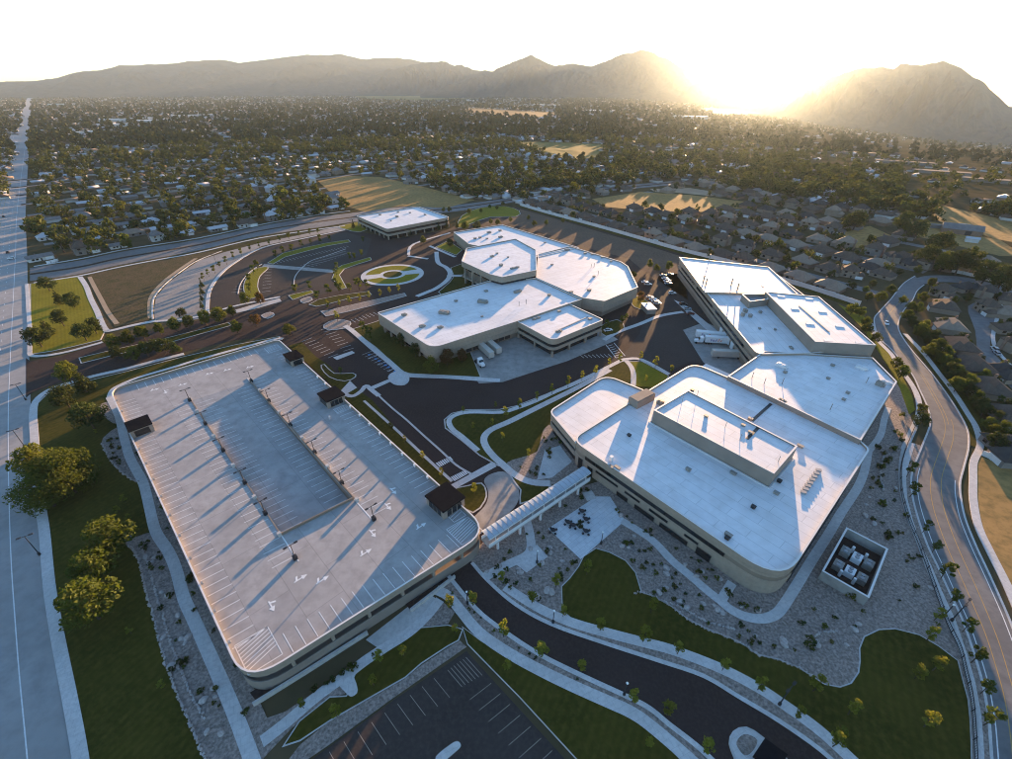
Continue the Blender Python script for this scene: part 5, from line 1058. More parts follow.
scatter(HQF, 7, 'boulder', 'pale boulder', 'along the headquarters wall', RH, (), .8, 1.3, 17)
EG = [(870, 470), (898, 470), (905, 510), (925, 570), (945, 625), (900, 625), (870, 628), (845, 660), (810, 665), (790, 650), (800, 600), (835, 610), (875, 605), (893, 550), (855, 525), (865, 500)]
scatter(EG, 30, 'shrub', 'small dark shrub', 'on the open gravel around it', RP, (), .7, 1.5, 18)
scatter(EG, 10, 'boulder', 'pale boulder', 'on the open gravel around it', RP, (), .7, 1.4, 19)
scatter([(872, 445), (895, 410), (908, 415), (898, 460), (880, 470)], 12, 'shrub', 'dark round shrub', 'in the bed behind the five-sided block', ((897, 381), 'block corner'), (), 1.2, 2.4, 20)
scatter([(104, 443), (116, 432), (126, 460), (136, 478), (112, 460)], 12, 'shrub', 'small shrub', 'in the island bed on the west lawn', ((110, 397), 'garage corner'), (), .8, 1.5, 21)
LB = [(140, 545), (156, 538), (172, 578), (190, 625), (232, 725), (222, 759), (200, 735), (165, 655), (150, 600)]
scatter(LB, 26, 'shrub', 'small shrub', 'in the long stony bed beside the garden path', ((130, 535), 'cottonwood end'), (), .7, 1.5, 22)
scatter(LB, 16, 'boulder', 'pale boulder', 'in the long stony bed beside the garden path', ((130, 535), 'cottonwood end'), (), .7, 1.5, 23)
scatter([(118, 400), (126, 398), (255, 690), (250, 720), (215, 655), (190, 600), (165, 540), (140, 470)], 34, 'shrub', 'low shrub', 'between garden path and garage wall', ((110, 395), 'entry-road corner'), (), .8, 1.6, 24)
scatter([(270, 715), (330, 685), (372, 657), (380, 652), (340, 672), (290, 706)], 10, 'shrub', 'low shrub', 'in the gravel below the ramp wall', ((255, 715), 'garage tip'), (), .8, 1.5, 25)
scatter([(512, 470), (536, 455), (548, 430), (565, 445), (545, 482), (528, 478)], 16, 'shrub', 'dark shrub', 'in the bed at the headquarters wing corner', ((505, 465), 'loop drive'), (), .8, 1.7, 26)
scatter([(440, 585), (452, 590), (478, 622), (510, 645), (570, 680), (630, 706), (660, 726), (640, 712), (582, 681), (540, 658), (503, 634), (476, 612)], 10, 'shrub', 'tiny shrub', 'in the gravel strip along the lower drive', ((445, 585), 'garage'), (), .5, .9, 27)
for i, (px, s) in enumerate((((906, 505), 0), ((900, 532), 0), ((882, 505), 2.3), ((889, 537), 2.4), ((852, 599), 2.4), ((808, 644), 2.6), ((877, 484), 1.8), ((872, 520), 1.5))):
    if s: link('shrub', SH[i % 4], None, P(*px), i, (s, s, s), f'{ordw(i-1)} large round dark bush on the open gravel, counted down from the road bend', 'bush', 'large bushes on the gravel')
# stone edging rows
def edging(px, name='edging_stones', step=.55):
    g = random.Random(3); mb = MB()
    for p, t in along(smooth(W(px), 4, False), step):
        s = g.uniform(.2, .42); mb.box((p.x + g.uniform(-.2, .2), p.y + g.uniform(-.2, .2), .1), (s * 1.5, s, s), g.uniform(0, 3))
    mb.build(name, MT['rock'], kind='stuff')
edging([(632, 594), (641, 593), (653, 597), (671, 607), (688, 620), (710, 631), (731, 639), (746, 647), (757, 655), (778, 660), (798, 668), (812, 677)]); edging([(128, 545), (134, 551), (140, 565), (146, 590), (150, 605), (157, 630), (165, 660), (180, 700), (195, 735), (206, 762)]); edging([(141, 546), (150, 570), (156, 592), (163, 615), (172, 645), (185, 680), (205, 720)]); edging([(101.8, 442.8), (110.7, 460.6), (128.5, 478), (140, 482)]); edging([(668, 602), (690, 613), (705, 622), (735, 630)]); edging([(884, 455), (880, 475), (884, 492)]); edging([(819, 645), (816, 637), (822, 633), (836, 632)])
# cafe tables on the plaza
for i, px in enumerate(((568, 524), (573, 527), (586, 521), (586, 533), (582, 513), (553, 532))):
    c = P(*px); o = empty('cafe_table', (c.x, c.y, .19), f'{ordw(i+1)} dark round cafe table on the plaza, counted from the footbridge', 'table', 0, 'cafe tables on the plaza')
    MB().tube((0, 0, .7), (0, 0, .76), .75, .75, 12).build('table_top', MT['dark'], o); MB().tube((0, 0, 0), (0, 0, .7), .1, .06, 6).build('leg', MT['dark'], o)
    for k in range(4):
        a = k * 1.57 + .5; MB().box((math.cos(a) * 1.1, math.sin(a) * 1.1, .1), (.5, .5, .38), a).build('seat', MT['dark'], o)
tree('dark', P(580, 525, 1.5) - Vector((0, 0, 1.5)), 3.4, 'small dark tree in the middle of the blue-grey plaza', wide=.8)

# ------------------------------------------------------------------ vehicles
def car_meshes(col, suv=False):
    m = M('car_paint', col, rough=.3, spec=.5); h = 1.72 if suv else 1.45; prof = [(-2.3, .35), (-2.3, .85), (-1.6, .92), (1.0, .92), (2.2, .75), (2.3, .35)]
    mb = MB()
    def ex(prof, w0, w1, zb):
        n = len(prof); vs = [(x, -(w1 if z > zb else w0) / 2, z) for x, z in prof] + [(x, (w1 if z > zb else w0) / 2, z) for x, z in prof]
        mb.add(vs, [tuple(range(n))[::-1], tuple(range(n, 2 * n))] + [(i, (i + 1) % n, n + (i + 1) % n, n + i) for i in range(n)])
    ex(prof, 1.8, 1.74, .8); body = mb
    ca = MB(); x0, x1 = (-2.1, .9) if suv else (-1.75, .95)
    def frus(b, z0, z1, xa, xb, xc, xd, w0, w1):
        b.add([(xa, -w0, z0), (xb, -w0, z0), (xb, w0, z0), (xa, w0, z0), (xc, -w1, z1), (xd, -w1, z1), (xd, w1, z1), (xc, w1, z1)], [(0, 1, 5, 4), (1, 2, 6, 5), (2, 3, 7, 6), (3, 0, 4, 7), (4, 5, 6, 7)])
    frus(ca, .88, h - .06, x0, x1, x0 + .45, x1 - .75, .82, .66); roof = MB().box(((x0 + x1 - .3) / 2, 0, h - .07), (x1 - x0 - 1.1, 1.34, .07))
    wh = MB().tube((0, -.1, 0), (0, .1, 0), .33, .33, 12); hl = MB().box((0, 0, 0), (.08, .36, .14))
    return body.mesh('body', m), ca.mesh('window', MT['glass']), roof.mesh('car_roof', m), wh.mesh('wheel', MT['tyre']), hl.mesh('headlight', MT['lamp']), hl.mesh('tail_light', MT['red'])
CARS = [car_meshes(c, s) for c, s in (((.62, .62, .61), False), ((.02, .02, .022), True), ((.33, .34, .35), False), ((.10, .015, .015), False), ((.60, .60, .58), True), ((.05, .08, .16), False))]
def car(i, loc, rz, label, group=None):
    b, w, rf, wh, hl, tl = CARS[i]; o = empty('parked_car' if group and 'park' in group else 'car', loc, label, 'car', rz, group)
    link('body', b, o); link('window', w, o); link('car_roof', rf, o)
    for x in (-1.42, 1.4):
        for y in (-.82, .82): link('wheel', wh, o, (x, y, .33))
    for y in (-.62, .62): link('headlight', hl, o, (2.27, y, .6)); link('tail_light', tl, o, (-2.29, y, .7))
nmc = ['white', 'black', 'silver', 'dark red', 'white', 'navy']
aD = ang((640, 290), (700, 350), 0)
for i, px in enumerate([(645, 283), (648, 285), (650, 298), (653, 300), (655, 302), (657, 304), (663, 276), (665, 279), (667, 281.5), (668, 284), (670, 275)]): car((0, 4, 2, 0)[i % 4], P(*px) + Vector((0, 0, .05)), aD + 1.4 + (i > 5) * .2, f'{ordw(i+1)} car ({nmc[(0, 4, 2, 0)[i % 4]]}) parked in the sunlit lot behind the office complex', 'cars parked behind the office')
for i, px in enumerate([(683, 305), (687, 309.5), (690, 314.5), (672, 294)]): car((i + 1) % 6, P(*px) + Vector((0, 0, .11)), aD + 1.5, f'{ordw(i+1)} car ({nmc[(i+1) % 6]}) parked against the long dock building front', 'cars parked by the docks')
aBl = math.atan2(d0.y, d0.x)
for px, i, rz, lb_ in (((886, 324), 0, ang((880, 311), (885, 330), 0), 'small white car driving down the right-hand road bend'), ((12, 259), 0, aBl + 1.2, 'white car crossing the boulevard at the cross road'), ((8, 253), 1, aBl, 'dark car waiting on the boulevard before the junction'), ((4, 217), 1, aBl, 'dark car farther up the boulevard beyond the junction'), ((16, 160), 2, aBl, 'silver car far up the boulevard'), ((994, 350), 4, 1.2, 'white car on the cul-de-sac at the right edge'), ((996, 354), 2, 1.2, 'silver car on the cul-de-sac at the right edge'), ((608, 331), 0, .3, 'white car beside the planting bed near the office dock wing')): car(i, P(*px) + Vector((0, 0, .06)), rz, lb_)
# trucks
TB = MB().box((0, 0, 1.15), (14.6, 2.6, 2.85)).mesh('trailer_body', MT['white']); TBG = MB().box((0, 0, 1.15), (14.6, 2.6, 2.8)).mesh('trailer_body', M('tan_trailer', (.46, .42, .36), (.40, .36, .31), .4, rough=.5))
TF = MB().box((0, 0, .85), (14.2, 1.2, .3)).mesh('chassis', MT['dark']); TW = MB().tube((0, -.25, 0), (0, .25, 0), .5, .5, 12).mesh('wheel', MT['tyre']); TL_ = MB().box((4.2, 0, 0), (.3, 1.9, .9)).mesh('landing_gear', MT['dark'])
TD = MB().box((-7.34, 0, 1.2), (.06, 2.4, 2.7)).mesh('rear_door', MT['grey'])
def text_part(o, body, mat, x, y, z, size, flip):
    cu_ = bpy.data.curves.new('lettering', 'FONT'); cu_.body = body; cu_.size = size; cu_.extrude = .01; cu_.align_x = 'LEFT'; cu_.materials.append(mat)
    tmp = bpy.data.objects.new('lettering_source', cu_); tm = bpy.data.meshes.new_from_object(tmp); bpy.data.objects.remove(tmp)
    t = link('lettering', tm, o, (x, y, z)); t.rotation_euler = (R(90), 0, math.pi if flip else 0); return t
def trailer(loc, rz, label, body=TB, fed=False):
    o = empty('semi_trailer', loc, label, 'trailer', rz, 'semi trailers at the docks'); link('trailer_body', body, o); link('chassis', TF, o); link('landing_gear', TL_, o); link('rear_door', TD, o)
    for x in (-6, -4.8):
        for y in (-1.0, 1.0): link('wheel', TW, o, (x, y, .5))
    if fed:
        for fl_, y, x0, x1 in ((False, -1.312, -1.0, 2.35), (True, 1.312, 5.0, 1.65)): text_part(o, 'Fed', MT['purple'], x0, y, 1.75, 2.1, fl_); text_part(o, 'Ex', MT['orange'], x1, y, 1.75, 2.1, fl_)
    return o
def tractor(loc, rz, label, mat='white'):
    o = empty('truck_tractor', loc, label, 'truck', rz)
    MB().add([(-.9, -1.2, 1), (1.2, -1.2, 1), (1.2, 1.2, 1), (-.9, 1.2, 1), (-.9, -1.15, 3.6), (.55, -1.1, 3.2), (.55, 1.1, 3.2), (-.9, 1.15, 3.6)], [(0, 1, 5, 4), (1, 2, 6, 5), (2, 3, 7, 6), (3, 0, 4, 7), (4, 5, 6, 7)]).build('cab', MT[mat], o)
    MB().add([(1.2, -1, .8), (3.0, -.9, .8), (3.0, .9, .8), (1.2, 1, .8), (1.2, -.95, 2.0), (2.9, -.8, 1.75), (2.9, .8, 1.75), (1.2, .95, 2.0)], [(0, 1, 5, 4), (1, 2, 6, 5), (2, 3, 7, 6), (3, 0, 4, 7), (4, 5, 6, 7)]).build('hood', MT[mat], o)
    MB().add([(1.22, -1, 2.1), (1.22, 1, 2.1), (.72, .95, 3.0), (.72, -.95, 3.0)], [(0, 1, 2, 3)]).build('windscreen', MT['glass'], o)
    MB().box((-.6, 0, .6), (7, 1.1, .4)).build('chassis', MT['dark'], o)
    for x in (2.2, -2.4, -3.6):
        for y in (-1.0, 1.0): link('wheel', TW, o, (x, y, .5))
    for y in (-1.1, 1.1): MB().tube((-.6, y, .9), (.9, y, .9), .35, .35, 8).build('fuel_tank', MT['grey'], o)
    for y in (-.7, .7): MB().box((3.02, y, 1.1), (.06, .4, .25)).build('headlight', MT['lamp'], o)
a_dock = ang((496, 356), (476, 343), 0)
def along_px(a, b, z=0): return (P(*a, z) + P(*b, z)) / 2, ang(a, b, z)
for (a, b), lb_, bd_ in ((((493, 361), (477, 346)), 'long pale semi trailer backed into the office dock, nearest the trees', TBG), (((500, 356.5), (484, 342.5)), 'long pale semi trailer backed into the office dock, farther from the trees', TBG)):
    c, rz = along_px(b, a); trailer(c + Vector((0, 0, .06)), rz, lb_, bd_)
c, rz = along_px((478, 362), (483, 368.5)); tractor(c + Vector((0, 0, .06)), rz + .1, 'white truck tractor parked on the office dock apron beside the brown trees')
c, rz = along_px((728, 341), (693, 337.5)); t1 = trailer(c + Vector((0, 0, .06)), rz, 'white semi trailer with parcel lettering at the long building docks, farther one', TB, True)
c, rz = along_px((731, 345), (708, 343.5)); t1 = trailer(c + Vector((0, 0, .06)), rz, 'white semi trailer with parcel lettering at the long building docks, coupled to a truck', TB, True); 
d = Vector((math.cos(rz), math.sin(rz), 0)); tractor(c + d * 9.0 + Vector((0, 0, .06)), rz, 'white truck tractor coupled to the lettered trailer at the long building docks')
c, rz = along_px((739, 358.5), (715, 357.5)); trailer(c + Vector((0, 0, .06)), rz, 'grey semi trailer standing alone at the last long building dock', TBG)
c = P(648, 311); o = empty('dock_shed', (c.x, c.y, .05), 'small white-roofed shed with containers between office complex and dock lot', 'shed', aD)
MB().box((0, 0, 0), (9, 5, 2.8)).build('wall', MT['wall3'], o); MB().box((0, 0, 2.8), (9.6, 5.6, .25)).build('roof', MT['white'], o); MB().box((-3, 0, 3.05), (.8, .8, .6)).build('roof_vent', MT['unit'], o)
# person on the deck
c = P(330, 419.5, ZD)
me = bpy.data.meshes.new('person'); pv = [(0, 0, .95), (0, 0, 1.2), (0, 0, 1.45), (0, 0, 1.55), (0, .02, 1.68), (.1, 0, .9), (.11, .04, .5), (.11, 0, .06), (.11, .12, .04), (-.1, 0, .9), (-.11, -.04, .5), (-.11, -.06, .06), (-.11, .06, .04), (.2, 0, 1.42), (.26, -.03, 1.15), (.25, .08, .9), (-.2, 0, 1.42), (-.26, -.03, 1.15), (-.25, .08, .9)]
pe = [(0, 1), (1, 2), (2, 3), (3, 4), (0, 5), (5, 6), (6, 7), (7, 8), (0, 9), (9, 10), (10, 11), (11, 12), (2, 13), (13, 14), (14, 15), (2, 16), (16, 17), (17, 18)]
pr = [.15, .15, .16, .06, .1, .1, .07, .05, .04, .1, .07, .05, .04, .07, .05, .04, .07, .05, .04]
me.from_pydata(pv, pe, []); me.materials.append(MT['cloth']); pe_o = link('person', me, None, (c.x, c.y, ZD + .02), .4, None, 'person in a pale top standing alone on the garage deck', 'person')
md = pe_o.modifiers.new('skin', 'SKIN'); md2 = pe_o.modifiers.new('smooth', 'SUBSURF'); md2.levels = 1
if not me.skin_vertices: me.attributes
try:
    sk = me.skin_vertices[0] if me.skin_vertices else None
    if sk is None:
        bpy.context.view_layer.objects.active = pe_o; pe_o.select_set(True); bpy.ops.object.skin_root_mark() if False else None
    else:
        for i, v in enumerate(sk.data): v.radius = (pr[i], pr[i])
        sk.data[0].use_root = True
except Exception as e: print('skin', e)

# ------------------------------------------------------------------ houses
def hip(mb, x0, x1, y0, y1, z, pitch, oh=.5, gable=False):
    x0 -= oh; x1 += oh; y0 -= oh; y1 += oh; w = (y1 - y0) / 2; hgt = w * pitch; ins = 0 if gable else min(w, (x1 - x0) / 2 - .05)
    ym = (y0 + y1) / 2; e = .18
    vs = [(x0, y0, z), (x1, y0, z), (x1, y1, z), (x0, y1, z), (x0 + ins, ym, z + hgt), (x1 - ins, ym, z + hgt), (x0, y0, z - e), (x1, y0, z - e), (x1, y1, z - e), (x0, y1, z - e)]
    mb.add(vs, [(0, 1, 5, 4), (2, 3, 4, 5), (1, 2, 5), (3, 0, 4), (6, 7, 1, 0), (7, 8, 2, 1), (8, 9, 3, 2), (9, 6, 0, 3), (9, 8, 7, 6)])
def house_meshes(v, wm, rm):
    walls, roof = MB(), MB(); win, door, gd, ch = [], MB(), MB(), MB()
    if v == 0:      # broad hip roof with a front wing
        walls.box((0, 0, 0), (15, 10, 3)).box((4, -6, 0), (7, 5, 3)); hip(roof, -7.5, 7.5, -5, 5, 3, .62); hip(roof, .5, 7.5, -8.5, 0, 3.02, .72, gable=False)
        gd.box((4, -8.52, 0), (4.8, .12, 2.2)); door.box((-1.5, -5.02, 0), (1.0, .12, 2.1)); win = [(-5, -5.02, 1.0), (-3, 5.02, 1.0), (3, 5.02, 1.0)]; ch.box((-4, 1.5, 4), (.9, .9, 3))
    elif v == 1:    # two storeys, cross gable
        walls.box((0, 0, 0), (11, 9, 5.6)).box((6.6, -1.5, 0), (6, 7, 2.8)); hip(roof, -5.5, 5.5, -4.5, 4.5, 5.6, .75); hip(roof, 5.4, 9.6, -5, 2, 2.8, .6); hip(roof, -4.5, 0.5, -5.4, 0, 5.62, .8)
        gd.box((6.6, -5.02, 0), (4.6, .12, 2.2)); door.box((1.5, -4.52, 0), (1.0, .12, 2.1)); win = [(-2.5, -4.52, 1), (-2.5, -4.52, 3.6), (2.5, -4.52, 3.6), (-2.5, 4.52, 3.6), (2, 4.52, 1)]; ch.box((-5.7, 1, 0), (.8, 1.4, 8))
    else:           # low gabled rambler
        walls.box((0, 0, 0), (16, 8, 2.8)); hip(roof, -8, 8, -4, 4, 2.8, .42, gable=True)
        walls.add([(-8, -4, 2.8), (-8, 4, 2.8), (-8, 0, 4.4)], [(0, 1, 2)]).add([(8, -4, 2.8), (8, 4, 2.8), (8, 0, 4.4)], [(0, 1, 2)])
        gd.box((5, -4.02, 0), (4.6, .12, 2.1)); door.box((0, -4.02, 0), (1.0, .12, 2.1)); win = [(-5, -4.02, 1), (-2.5, -4.02, 1), (-4, 4.02, 1), (3, 4.02, 1)]; ch.box((-2, .8, 3), (.8, .8, 2.2))
    wb = MB().box((0, 0, 0), (1.7, .14, 1.3))
    return dict(wall=walls.mesh('wall', MT[wm]), roof=roof.mesh('roof', MT[rm]), garage_door=gd.mesh('garage_door', MT['white']), door=door.mesh('door', MT['dark']), chimney=ch.mesh('chimney', MT['h_brick']), win=win)
WINM = MB().box((0, 0, 0), (1.7, .14, 1.3)).mesh('window', MT['glass'])
HS = {}
def hvar(v, wm, rm):
    if (v, wm, rm) not in HS: HS[(v, wm, rm)] = house_meshes(v, wm, rm)
    return HS[(v, wm, rm)]
ROOFN = dict(r_brown='brown-roofed', r_grey='grey-roofed', r_tan='tan-roofed', r_white='white-roofed', r_dark='charcoal-roofed')
def house(loc, rz, v, wm, rm, label, group, detail=True, sc=1.0):
    m = hvar(v, wm, rm); o = empty('house', loc, label, 'house', rz, group, (sc, sc, sc)); link('wall', m['wall'], o); rf = link('roof', m['roof'], o)
    if detail:
        link('garage_door', m['garage_door'], o); link('door', m['door'], o); link('chimney', m['chimney'], rf)
        for w in m['win']: link('window', WINM, o, w)
    return o
RH_ = random.Random(21)
def excluded(x, y, px, polys): return any(inside(px, p) for p in polys)
allf = [p for v in FIELDS.values() for p in v]
cross_px = CR_U + CR_L[::-1]
MASS_H, MASS_T = [], []            # everything past the individuals: (x, y, z, rz, scale, variant)
n_house = n_tree = 0
house_pts = []
# western suburb: street rows parallel to the cross road
O1 = P(36, 266).xy; U1 = (P(200, 237).xy - O1).normalized(); V1_ = Vector((-U1.y, U1.x));  V1_ = V1_ if V1_.y > 0 else -V1_
rows1 = [14, 44, 84, 114, 154, 184, 224, 254, 294, 324, 364, 394, 434, 464, 504, 534, 574, 604]
wm_w, rm_w = ['h_white', 'h_white', 'h_tan', 'h_grey', 'h_brick'], ['r_grey', 'r_brown', 'r_grey', 'r_tan', 'r_white', 'r_white', 'r_grey']
for ri, v in enumerate(rows1):
    ci = 0; u = -60.0
    while u < 760:
        u += RH_.uniform(19, 26); p = O1 + U1 * u + V1_ * (v + RH_.uniform(-3, 3)); px = to_px((p.x, p.y, 0))
        if px[1] > 290 or px[0] > 620 or px[0] < -20 or excluded(p.x, p.y, px, allf + [cross_px]): continue
        if px[0] < 0 or (px[0] < 36 + (px[1] - 100) * .02): continue
        if inside(px, [(340, 200), (470, 195), (470, 240), (340, 240)]): continue
        ci += 1; rm = RH_.choice(rm_w); rz = math.atan2(U1.y, U1.x) + (math.pi if ri % 2 else 0) + RH_.uniform(-.12, .12); vv = RH_.choice((0, 2, 2, 1)); sc = RH_.uniform(.8, 1.0)
        if n_house < 190:
            house((p.x, p.y, 0), rz, vv, RH_.choice(wm_w), rm, f'{ROOFN[rm]} house, {ordw(ci)} from the boulevard in the {ordw(ri+1)} row beyond the cross road', 'houses beyond the cross road', ri < 4, sc); n_house += 1
        else: MASS_H.append((p.x, p.y, 0, rz, sc, RH_.choice((0, 1, 2, 3, 4)) if False else RH_.randrange(6)))
        house_pts.append(p)
        for k in range(RH_.choice((1, 2, 2, 3))):
            q = p + U1 * RH_.uniform(-11, 11) + V1_ * (RH_.choice((-1, 1)) * RH_.uniform(9, 17)); qx = to_px((q.x, q.y, 0))
            if inside(qx, cross_px) or qx[0] < 30 or excluded(0, 0, qx, allf): continue
            h = RH_.choice((7, 8, 9, 10, 11, 13)) * (1.2 if ri < 3 else 1)
            if k == 0 and n_tree < 110:
                tree('sub', (q.x, q.y, 0), h, f'tree by the {ordw(ci)} house from the boulevard, {ordw(ri+1)} row beyond the cross road', 'trees beyond the cross road', RH_.uniform(.9, 1.2)); n_tree += 1
            else: MASS_T.append((q.x, q.y, 0, RH_.uniform(0, 6), h, RH_.randrange(6)))
for k in range(1, 8):                                       # streets between the rows
    v = rows1[0] + 15 + (k - 1) * 70 + 35
    surf('side_street', strip([O1 + U1 * 10 + V1_ * v, O1 + U1 * 420 + V1_ * v], 8)[0] + strip([O1 + U1 * 10 + V1_ * v, O1 + U1 * 420 + V1_ * v], 8)[1][::-1], .02, MT['road'])
# brown-roofed estate behind the white wall
O2 = SWL[0] + swd * 25; V2_ = Vector((-swd.y, swd.x)); V2_ = V2_ if V2_.x > 0 else -V2_
rows2 = [14, 46, 84, 114, 154, 184, 224, 254]
road_px = [(870, 300), (905, 275), (1040, 275), (1040, 300), (930, 300), (1000, 800), (1060, 800), (905, 380), (868, 330)]
n2 = 0
for ri, v in enumerate(rows2):
    ci = 0; u = -40.0
    while u < 420:
        u += RH_.uniform(18, 22); p = O2 + swd * u + V2_ * (v + RH_.uniform(-2, 2)); px = to_px((p.x, p.y, 0))
        if px[0] > 1030 or px[1] < 150 or px[1] > 310 or excluded(0, 0, px, allf + [cross_px]) or (px[0] > 862 and px[1] > 272): continue
        if px[0] > 880 and px[1] < 262 and inside(px, [(900, 215), (1012, 230), (1012, 285), (925, 275)]): continue
        ci += 1; rm = RH_.choice(('r_brown', 'r_dark', 'r_brown', 'r_tan')); rz = math.atan2(swd.y, swd.x) + (math.pi if ri % 2 else 0) + RH_.uniform(-.15, .15)
        if n2 < 95:
            house((p.x, p.y, 0), rz, RH_.choice((0, 0, 0, 1)), RH_.choice(('h_tan', 'h_grey', 'h_brick')), rm, f'{ROOFN[rm]} house, {ordw(ci)} from the far end in the {ordw(ri+1)} row behind the white wall', 'houses behind the white wall', ri < 5); n2 += 1
        else: MASS_H.append((p.x, p.y, 0, rz, 1, RH_.randrange(2)))
        house_pts.append(p)
        for k in range(RH_.choice((1, 2, 2, 3))):
            q = p + swd * RH_.uniform(-10, 10) + V2_ * (RH_.choice((-1, 1)) * RH_.uniform(8, 15)); h = RH_.choice((4, 5, 6, 7, 8))
            if (q - O2).dot(V2_) < 4 or inside(to_px((q.x, q.y, 0)), cross_px): continue
            if k == 0 and n_tree < 190:
                tree('sub', (q.x, q.y, 0), h, f'tree by the {ordw(ci)} house from the far end, {ordw(ri+1)} row behind the white wall', 'trees behind the white wall', RH_.uniform(.85, 1.1)); n_tree += 1
            else: MASS_T.append((q.x, q.y, 0, RH_.uniform(0, 6), h, RH_.randrange(6)))
for v in (30, 99, 169): surf('side_street', strip([O2 + V2_ * v, O2 + swd * 300 + V2_ * v], 8)[0] + strip([O2 + V2_ * v, O2 + swd * 300 + V2_ * v], 8)[1][::-1], .02, MT['road'])
# houses east of the right-hand road
aR = ang((940, 318), (972, 373), 0)
for i, (px, v, rm, rz) in enumerate((((944, 310), 0, 'r_brown', aR), ((950, 330), 0, 'r_tan', aR + .1), ((960, 350), 0, 'r_brown', aR + .15), ((974, 370), 0, 'r_brown', aR + .2), ((989, 392), 0, 'r_brown', aR + .2), ((1010, 422), 0, 'r_brown', aR + .3))): house(P(*px), rz, v, 'h_tan', rm, f'{ordw(i+1)} large brown-roofed house down the backyards east of the right-hand road', 'houses east of the right-hand road', True, .95)
for i, (px, rm) in enumerate((((1006, 316), 'r_tan'), ((985, 312), 'r_brown'), ((1004, 376), 'r_dark'), ((940, 296), 'r_brown'), ((868, 270), 'r_dark'), ((848, 276), 'r_brown'), ((1008, 332), 'r_brown'), ((1012, 350), 'r_brown'), ((962, 290), 'r_dark'), ((984, 297), 'r_dark'), ((1006, 302), 'r_brown'), ((890, 262), 'r_dark'), ((908, 266), 'r_dark'), ((925, 268), 'r_brown'), ((882, 277), 'r_brown'))): house(P(*px), aR + .3 * i, i % 2, 'h_tan', rm, f'{ordw(i+1)} {ROOFN[rm]} house around the side street and cul-de-sac, counted from the right edge', 'houses on the side street', True, .85)
house(P(1010, 455), aR + .4, 0, 'h_grey', 'r_dark', 'dark-roofed house behind the low wall above the dry lot', 'houses east of the right-hand road')
lw = wroot('garden_wall', P(996, 464).xy, 'low pale garden wall above the sunlit dry lot at right', 'wall'); wpart(MB().band(*strip(W([(981, 455), (1000, 463.5), (1030, 476)]), .3), 0, 1.8), 'wall_panel', MT['soundwall'], lw); wpart(MB().band(*strip(W([(981, 455), (1000, 463.5), (1030, 476)]), .45), 1.8, 1.95), 'coping', MT['cap'], lw)
fw = wroot('subdivision_wall', P(960, 270).xy, 'long pale wall along the side street below the dark grove', 'wall'); wl = smooth(W([(925, 268), (938, 269.5), (965, 275), (985, 280), (1012, 288)]), 4, False)
for p, t in along(wl, 5): wpart(MB().box((p.x - t.x * 2.5, p.y - t.y * 2.5, 0), (4.9, .2, 2.0), math.atan2(t.y, t.x)), 'wall_panel', MT['soundwall'], fw)
# barn
c = P(960, 233); bn_ = empty('barn', (c.x, c.y, 0), 'long grey-roofed barn beside the golden paddock on the right', 'barn', -.6)
MB().box((0, 0, 0), (26, 13, 4)).build('wall', MT['h_brick'], bn_); mb = MB(); hip(mb, -13, 13, -6.5, 6.5, 4, .5, .6, True); rf = mb.build('roof', MT['r_grey'], bn_); MB().box((0, 0, 7.0), (8, 1, .6)).build('ridge_vent', MT['grey'], rf)
MB().box((-12, 10, 0), (16, 5, 3)).build('lean_to', MT['h_grey'], bn_); MB().box((4, -6.56, 0), (4, .1, 3.4)).build('door', MT['dark'], bn_)
c = P(971, 242); sh = empty('white_shed', (c.x, c.y, 0), 'small white shed beside the barn', 'shed', -.6); MB().box((0, 0, 0), (8, 5, 3)).build('wall', MT['h_white'], sh); mb = MB(); hip(mb, -4, 4, -2.5, 2.5, 3, .4, .4, True); mb.build('roof', MT['r_white'], sh)
# signs at the boulevard corner
for i, px in enumerate(((49, 263.5), (53.5, 262.5), (57, 261.5))):
    c = P(*px); o = empty('white_sign', (c.x, c.y, 0), f'{ordw(i+1)} small white sign block by the cross-road corner, counted from the boulevard', 'sign', .6, 'white sign blocks'); MB().box((0, 0, 0), (2.2, .5, 1.6)).build('sign_face', MT['white'], o); MB().box((0, 0, 1.6), (2.4, .7, .2)).build('coping', MT['cap'], o)

